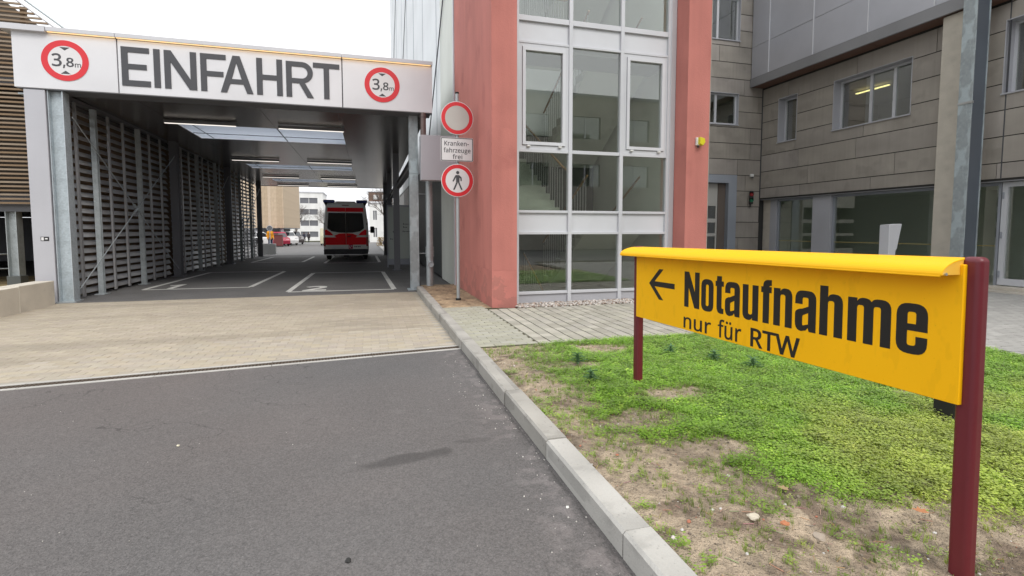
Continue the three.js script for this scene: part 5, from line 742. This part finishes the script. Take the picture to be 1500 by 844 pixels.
{ const t = thing('waste_bin', 'brownish red waste container beside the dark red car', 'waste bin', [-9.1, gy(-57), -57]); piece('body', rbox(0.8, 1.1, 0.7, 0, 0.62, 0, 0.04, 2), mat([0.14, 0.03, 0.03], { roughness: 0.6 }), t); piece('lid', rbox(0.84, 0.1, 0.76, 0, 1.2, 0, 0.03), mat([0.1, 0.025, 0.025], { roughness: 0.5 }), t); for (const s of [-1, 1]) piece('wheel', cyl(0.08, 0.06, 0, 0, 0).rotateZ(Math.PI / 2).translate(s * 0.33, 0.08, -0.25), M.rubber, t); }
{ const t = thing('round_sign', 'dark round road sign above the person in orange', 'road sign', [-8.0, gy(-46), -46]); piece('pole', cyl(0.035, 2.0, 0, 1.0, -0.04), M.galv, t); piece('disc', clean(new THREE.CylinderGeometry(0.23, 0.23, 0.02, 28)).rotateX(Math.PI / 2).translate(0, 1.74, 0), M.steelDark, t); piece('rim', clean(new THREE.TorusGeometry(0.22, 0.02, 6, 28)).translate(0, 1.74, 0.01), M.fasciaGrey, t); }

// people, small and far
const skel = (o = {}) => ({ joints: { hip: [0, 0.93, 0], chest: [0, 1.32, 0.01], neck: [0, 1.49, 0.01], head: [0, 1.62, 0.03], crown: [0, 1.68, 0.01], hl: [-0.1, 0.92, 0], hr: [0.1, 0.92, 0], kl: [-0.11, 0.5, o.lz ?? 0.05], kr: [0.11, 0.5, o.rz ?? -0.02], fl: [-0.11, 0.07, o.lf ?? 0.02], fr: [0.11, 0.07, o.rf ?? -0.08], tl: [-0.12, 0.04, (o.lf ?? 0.02) + 0.15], tr: [0.12, 0.04, (o.rf ?? -0.08) + 0.15], sl: [-0.18, 1.4, 0], sr: [0.18, 1.4, 0], el: [-0.25, 1.13, -0.03], er: [0.25, 1.13, -0.03], wl: [-0.24, 0.9, 0.07], wr: [0.24, 0.9, 0.07], nl: [-0.23, 0.79, 0.1], nr: [0.23, 0.79, 0.1], ...(o.j ?? {}) },
  bones: [['hip', 'chest', 0.135, 0.15, 'top'], ['chest', 'neck', 0.14, 0.065, 'top'], ['neck', 'head', 0.055, 0.085, 'skin'], ['head', 'crown', 0.09, 0.095, 'hair'], ['hl', 'kl', 0.1, 0.065, 'legs'], ['hr', 'kr', 0.1, 0.065, 'legs'], ['kl', 'fl', 0.062, 0.042, 'legs'], ['kr', 'fr', 0.062, 0.042, 'legs'], ['fl', 'tl', 0.045, 0.035, 'shoe'], ['fr', 'tr', 0.045, 0.035, 'shoe'], ['chest', 'sl', 0.1, 0.075, 'top'], ['chest', 'sr', 0.1, 0.075, 'top'], ['sl', 'el', 0.065, 0.05, 'top'], ['sr', 'er', 0.065, 0.05, 'top'], ['el', 'wl', 0.05, 0.038, 'top'], ['er', 'wr', 0.05, 0.038, 'top'], ['wl', 'nl', 0.033, 0.028, 'skin'], ['wr', 'nr', 0.033, 0.028, 'skin']] });
const bodyMat = new THREE.MeshStandardMaterial({ vertexColors: true, roughness: 0.85 });
function man(label, x, z, ry, skins, o) { const t = thing('person', label, 'person', [x, gy(z), z], ry); piece('body', person({ ...skel(o), skins }), bodyMat, t); return t; }
const SK = [0.42, 0.25, 0.17], SH = [0.015, 0.015, 0.016];
man('person in an orange jacket and dark trousers behind the low white wall', -8.15, -47, 0.6, { top: [0.75, 0.3, 0.01], legs: [0.015, 0.02, 0.06], hair: [0.25, 0.24, 0.24], skin: SK, shoe: SH });
man('person in dark clothes walking far down the street, left of a pair', -11.6, -100, 2.6, { top: [0.03, 0.03, 0.05], legs: [0.02, 0.02, 0.03], hair: [0.03, 0.02, 0.015], skin: SK, shoe: SH }, { lz: 0.12, lf: 0.16, rf: -0.22, rz: -0.04 });
man('person in dark clothes walking far down the street, right of a pair', -10.6, -98, 2.8, { top: [0.04, 0.035, 0.04], legs: [0.02, 0.02, 0.02], hair: [0.05, 0.03, 0.02], skin: SK, shoe: SH }, { lz: 0.02, lf: -0.18, rf: 0.14, rz: 0.12 });
man('person in a dark coat walking beside the last right canopy column', 1.45, -43, 0.5, { top: [0.02, 0.02, 0.025], legs: [0.015, 0.016, 0.02], hair: [0.04, 0.03, 0.025], skin: SK, shoe: SH }, { lz: 0.13, lf: 0.18, rf: -0.24, rz: -0.03 });
{ const t = thing('shoulder_bag', 'small dark bag held by the person in the dark coat', 'bag', [1.45 - 0.26, gy(-43) + 0.5, -43 + 0.22], 0.5); piece('pouch', rbox(0.16, 0.28, 0.34, 0, 0.0, 0, 0.05, 2), mat([0.05, 0.045, 0.06]), t); piece('strap', tube([[0, 0.12, -0.12], [0.01, 0.27, -0.06], [0.01, 0.27, 0.06], [0, 0.12, 0.12]], 0.012, 12, 6), M.black, t); }
// ================================================================ planting
const edgeX = (z) => { const k = [[-5.6, 1.72], [-5.0, 1.62], [-4.5, 1.55], [-3.85, 1.62], [-3.3, 1.48], [-2.85, 1.55], [-2.5, 1.72], [-2.15, 1.92], [-1.85, 2.25], [-1.6, 2.75], [-1.45, 3.3], [-1.35, 4.5], [-1.25, 9]]; for (let i = 1; i < k.length; i++) if (z <= k[i][0]) return lerp(k[i - 1][1], k[i][1], clamp((z - k[i - 1][0]) / (k[i][0] - k[i - 1][0]))); return 9; };
function cover(x, z) {                                              // 0 bare, 1 closed
  const n = fbm(x * 3.1, z * 3.1, 151, 4) - 0.5, m = fbm(x * 9, z * 9, 155, 3) - 0.5; let c = sstep(-0.5, 0.5, x - edgeX(z) + 0.8 * n + 0.5 * m);
  const hole = (cx, cz, rx, rz) => { c *= 0.25 + 0.75 * sstep(0.5, 1.5, Math.hypot((x - cx) / rx, (z - cz) / rz) + 1.1 * n + 0.6 * m); };
  hole(2.3, -3.45, 0.34, 0.16); hole(1.85, -4.42, 0.26, 0.12); hole(2.5, -5.0, 0.32, 0.22); hole(2.0, -2.45, 0.22, 0.12); hole(1.75, -3.0, 0.3, 0.18); hole(4.3, -2.9, 0.25, 0.08);
  const edge = x - edgeX(z); if (edge < 0.3) c = Math.max(c, 0.5 * sstep(0.57, 0.72, fbm(x * 5 + 20, z * 5, 157, 4)), (0.3 + 0.22 * sstep(-0.9, 0.1, edge)) * sstep(0.4, 0.62, fbm(x * 7 + 40, z * 7, 171, 4))); if (x < BX + 0.14) c = Math.max(c, 0.5 * sstep(0.55, 0.66, fbm(z * 3.2, 1, 159, 3)));
  return c;
}
{ const r = rng(99), leaf = (s, h, a, tiltA) => { const g = clean(new THREE.CircleGeometry(s, 5)); g.scale(1, 0.8, 1).rotateX(-Math.PI / 2 + tiltA).translate(0, h, 0.014 + 0.012 * r()).rotateY(a); return g; };
  const tuft = (n, sc) => { const gs = []; for (let i = 0; i < n; i++) { gs.push(leaf(0.006 * (0.5 + 0.9 * r()) * sc, 0.008 + 0.03 * r() * sc, r() * 6.28, (r() - 0.5) * 0.9).translate((r() - 0.5) * 0.045 * sc, 0, (r() - 0.5) * 0.045 * sc)); } return merge(gs); };
  const blades = (n) => { const gs = []; for (let i = 0; i < n; i++) { const h = 0.02 + 0.035 * r(), g = clean(new THREE.PlaneGeometry(0.004, h, 1, 2)).translate(0, h / 2, 0); const p = g.attributes.position; for (let k = 0; k < p.count; k++) { const y = p.getY(k); p.setZ(k, y * y * 9); p.setX(k, p.getX(k) * (1 - 0.8 * y / h)); } g.computeVertexNormals(); gs.push(g.rotateY(r() * 6.28).translate((r() - 0.5) * 0.03, 0, (r() - 0.5) * 0.03)); } return merge(gs); };
  const greenM = new THREE.MeshPhysicalMaterial({ color: C(1, 1, 1), roughness: 0.62, side: THREE.DoubleSide, transmission: 0.4, thickness: 0 });
  const geos = [tuft(15, 1), tuft(17, 1.2), tuft(13, 0.8), blades(11)], lists = [[], [], [], []];
  const tone = (x, z, c) => { const y = sstep(0.42, 0.62, fbm(x * 1.1 + 3, z * 1.1, 161, 4)) * sstep(2.0, 2.8, x) * sstep(-3.4, -2.4, z), d = fbm(x * 6, z * 6, 163, 3), k = 0.8 + 0.5 * (d - 0.3) + 0.5 * (r() - 0.5); const olive = sstep(0.75, 0.25, c) * 0.6;
    let R = 0.27, G = 0.49, B = 0.02; R = lerp(R, 0.46, y * 0.8); G = lerp(G, 0.52, y); B = lerp(B, 0.07, y); R = lerp(R, 0.26, olive); G = lerp(G, 0.29, olive); B = lerp(B, 0.075, olive); if (r() < 0.07) { R += 0.2; G += 0.18; B += 0.05; } return C(R * k, G * k, B * k); };
  const step = 0.0195; for (let z = 0.6; z > -5.38; z -= step) for (let x = BX + 0.02; x < 6.46; x += step) {
    if (z > -1.0 && x < 3) continue; if (z > -0.2) continue; const px = x + (r() - 0.5) * step * 1.5, pz = z + (r() - 0.5) * step * 1.5, c = cover(px, pz); if (r() > Math.pow(c, 1.5) * (Math.hypot(x, z) > 5 ? 0.8 : 1)) continue;
    const k = r() < (c < 0.5 ? 0.62 : 0.16) ? 3 : (r() * 3) | 0; lists[k].push([px, BY + bump(px, pz) - 0.004 + (r() < 0.5 ? 0 : 0.008 * r() * c), pz, r() * 6.28, (0.7 + 0.5 * r()) * (0.45 + 0.65 * c), tone(px, pz, c), (r() - 0.5) * 0.35, (r() - 0.5) * 0.35]); }
  const label = ['low bright green leafy ground cover around the yellow sign', 'taller bright green ground cover spread around the yellow sign', 'fine light green ground cover around the yellow sign', 'thin grass blades at the ragged edge of the bare soil'];
  geos.forEach((g, i) => stuff(instances(i < 3 ? 'ground_cover' : 'grass', g, greenM, lists[i]), label[i], i < 3 ? 'ground cover' : 'grass'));
  // crumbs of soil, small stones and straw
  const peb = clean(new THREE.IcosahedronGeometry(1, 0)), pl = [], sl = [];
  for (let i = 0; i < 9000; i++) { const x = rand(BX + 0.01, 4.6), z = rand(-5.3, -0.6); if (R0() < cover(x, z) * 0.93) continue; const s = 0.0025 + 0.008 * Math.pow(R0(), 4), k = rand(0.12, 0.4), t = R0(); pl.push([x, BY + bump(x, z) + s * 0.3, z, rand(0, 6), [s * rand(0.8, 1.5), s * 0.7, s], t < 0.05 ? C(0.4, 0.16, 0.1) : t < 0.12 ? C(0.55, 0.53, 0.5) : C(k, k * 0.83, k * 0.64), rand(-1, 1)]); }
  stuff(instances('soil_crumbs', peb, mat([1, 1, 1], { roughness: 0.95 }), pl), 'crumbs and small stones strewn over the bare soil by the kerb', 'stones');
  const sg = box(0.045, 0.0016, 0.0022); for (let i = 0; i < 2200; i++) { const x = rand(BX + 0.02, 4.2), z = rand(-5.3, -0.7); if (R0() < cover(x, z)) continue; sl.push([x, BY + bump(x, z) + 0.004, z, rand(0, 6), rand(0.4, 1.2), C(rand(0.25, 0.5), rand(0.2, 0.38), rand(0.12, 0.24)), 0, rand(-0.15, 0.15)]); }
  stuff(instances('straw', sg, mat([1, 1, 1], { roughness: 0.95 }), sl), 'dry straw bits lying on the bare soil by the kerb', 'straw');
  const grit = []; for (let i = 0; i < 220; i++) { const near = R0() < 0.6, x = near ? KX - 0.015 - 0.28 * Math.pow(R0(), 1.6) : rand(-4, 1), z = rand(-5.4, -1.2), s = rand(0.0015, near ? 0.005 : 0.0035), k = rand(0.3, 0.65); if (z < drainZ(x)) continue; grit.push([x, s * 0.4, z, rand(0, 6), s, C(k, k * 0.95, k * 0.88), rand(-1, 1)]); }
  stuff(instances('grit', peb, mat([1, 1, 1], { roughness: 0.95 }), grit), 'fine pale grit scattered on the road along the kerb', 'grit');
}
// stones worth singling out, fallen leaves, thistly weeds
const stone = (label, x, z, s, c, y = BY) => { const t = thing('stone', label, 'stone', [x, y, z], rand(0, 6)); const g = clean(new THREE.IcosahedronGeometry(s, 1)), p = g.attributes.position, q = mergeVertices((g.deleteAttribute('uv'), g.deleteAttribute('normal'), g), 1e-5); for (let i = 0; i < q.attributes.position.count; i++) { const f = 0.75 + 0.5 * hash(i, Math.round(s * 1e4), 3); q.attributes.position.setXYZ(i, q.attributes.position.getX(i) * f * 1.25, q.attributes.position.getY(i) * f * 0.6, q.attributes.position.getZ(i) * f); } const e = q.toNonIndexed(); e.computeVertexNormals(); piece('body', e, mat(c, { map: T.concrete, roughness: 0.9 }), t); };
stone('pale flat stone on bare soil near the kerb bend, whitish', 1.66, -1.82, 0.022, [0.6, 0.55, 0.45], BY + 0.01); stone('grey brown stone lying right of the pale flat stone', 1.82, -1.62, 0.024, [0.4, 0.34, 0.28], BY + 0.008); stone('light grey stone at the bottom of the bare soil', 1.48, -1.42, 0.02, [0.5, 0.5, 0.5], BY + 0.008); stone('small orange brick fragment on the bare soil', 1.76, -1.74, 0.015, [0.5, 0.2, 0.1], BY + 0.008); stone('small white chip beside the kerb edge on the bare soil', 1.22, -1.78, 0.014, [0.7, 0.62, 0.62], BY + 0.008); stone('single white pebble on the road close to the kerb', 0.94, -2.28, 0.008, [0.75, 0.75, 0.72], 0.004); stone('dark crumb of rubber on the road at the bottom edge', -0.11, -2.15, 0.012, [0.03, 0.03, 0.03], 0.005); stone('pale litter scrap lying on the road left of centre', -1.22, -3.65, 0.009, [0.75, 0.7, 0.55], 0.004);
function leafThing(label, x, z, c, ry, s = 0.045, y = 0.02) { const t = thing('fallen_leaf', label, 'leaf', [x, BY + bump(x, z) + y, z], ry); const g = clean(new THREE.ShapeGeometry(new THREE.Shape([[0, -1], [0.35, -0.6], [0.7, -0.5], [0.5, -0.1], [0.75, 0.3], [0.3, 0.4], [0, 1], [-0.3, 0.45], [-0.8, 0.35], [-0.45, -0.1], [-0.65, -0.55], [-0.3, -0.6]].map((p) => new THREE.Vector2(...p))))).scale(s, s, 1).rotateX(-Math.PI / 2); const p = g.attributes.position; for (let i = 0; i < p.count; i++) p.setY(i, 0.9 * Math.pow(Math.abs(p.getX(i)), 1.3) + 0.3 * Math.abs(p.getZ(i)) * 0.5); g.computeVertexNormals(); piece('blade', g, new THREE.MeshStandardMaterial({ color: C(...c), roughness: 0.8, side: THREE.DoubleSide }), t); piece('stalk', rod([0, 0.004, s * 0.9], [0.004, 0.012, s * 1.5], 0.0015, 5), mat([0.2, 0.1, 0.05]), t); }
leafThing('orange dry leaf on the green cover left of the near maroon post', 2.46, -1.66, [0.42, 0.18, 0.08], 0.6, 0.035, 0.045); leafThing('brown dry leaf on the soil right of the near maroon post', 2.42, -1.2, [0.22, 0.09, 0.05], 2, 0.035); leafThing('reddish dry leaf on the soil before the near maroon post', 2.03, -1.28, [0.3, 0.12, 0.07], 1.1, 0.028); leafThing('dark brown leaf at the foot of the near maroon post', 2.14, -1.2, [0.16, 0.05, 0.04], 2.5, 0.032); leafThing('tan leaf at the edge of the green cover in the foreground', 1.98, -1.98, [0.36, 0.26, 0.14], 0.3, 0.032);
function weed(label, x, z, h, seed) { const t = thing('thistle_weed', label, 'weed', [x, BY + bump(x, z), z], seed), r = rng(seed), lf = [], m = new THREE.MeshPhysicalMaterial({ color: C(0.14, 0.27, 0.12), roughness: 0.7, side: THREE.DoubleSide, transmission: 0.25, thickness: 0 });
  piece('stem', rod([0, 0, 0], [0.01, h, 0], 0.004, 6, 0.002), m, t);
  for (let i = 0; i < 26; i++) { const L = h * (0.45 + 0.35 * r()) * (1 - 0.45 * i / 26), g = clean(new THREE.PlaneGeometry(L, 0.022, 6, 2)).translate(L / 2, 0, 0).rotateX(-Math.PI / 2), p = g.attributes.position; for (let k = 0; k < p.count; k++) { const x2 = p.getX(k) / L, zz = p.getZ(k); p.setZ(k, zz * (1.2 - x2) * (1 + 0.6 * Math.sin(x2 * 20))); p.setY(k, 0.95 * x2 * L - 0.7 * x2 * x2 * L + Math.abs(zz) * 0.5); } g.computeVertexNormals(); lf.push(g.rotateY(i * 2.4 + r()).translate(0, h * (0.05 + 0.7 * Math.pow(i / 26, 1.3)), 0)); }
  piece('leaves', merge(lf), m, t); }
weed('dark green thistle weed at the left edge of the green cover near the paving', 1.93, -4.45, 0.15, 1); weed('dark green thistle weed left of the far maroon post, the nearer one', 1.82, -3.9, 0.13, 2); weed('dark green thistle weed just right of the far maroon post', 3.03, -4.55, 0.14, 3); weed('dark green thistle weed in the middle of the lawn below the word nur', 3.3, -4.2, 0.14, 4); weed('dark green thistle weed on the lawn below the letters RTW', 3.45, -3.85, 0.15, 5);

renderer.render(scene, camera);
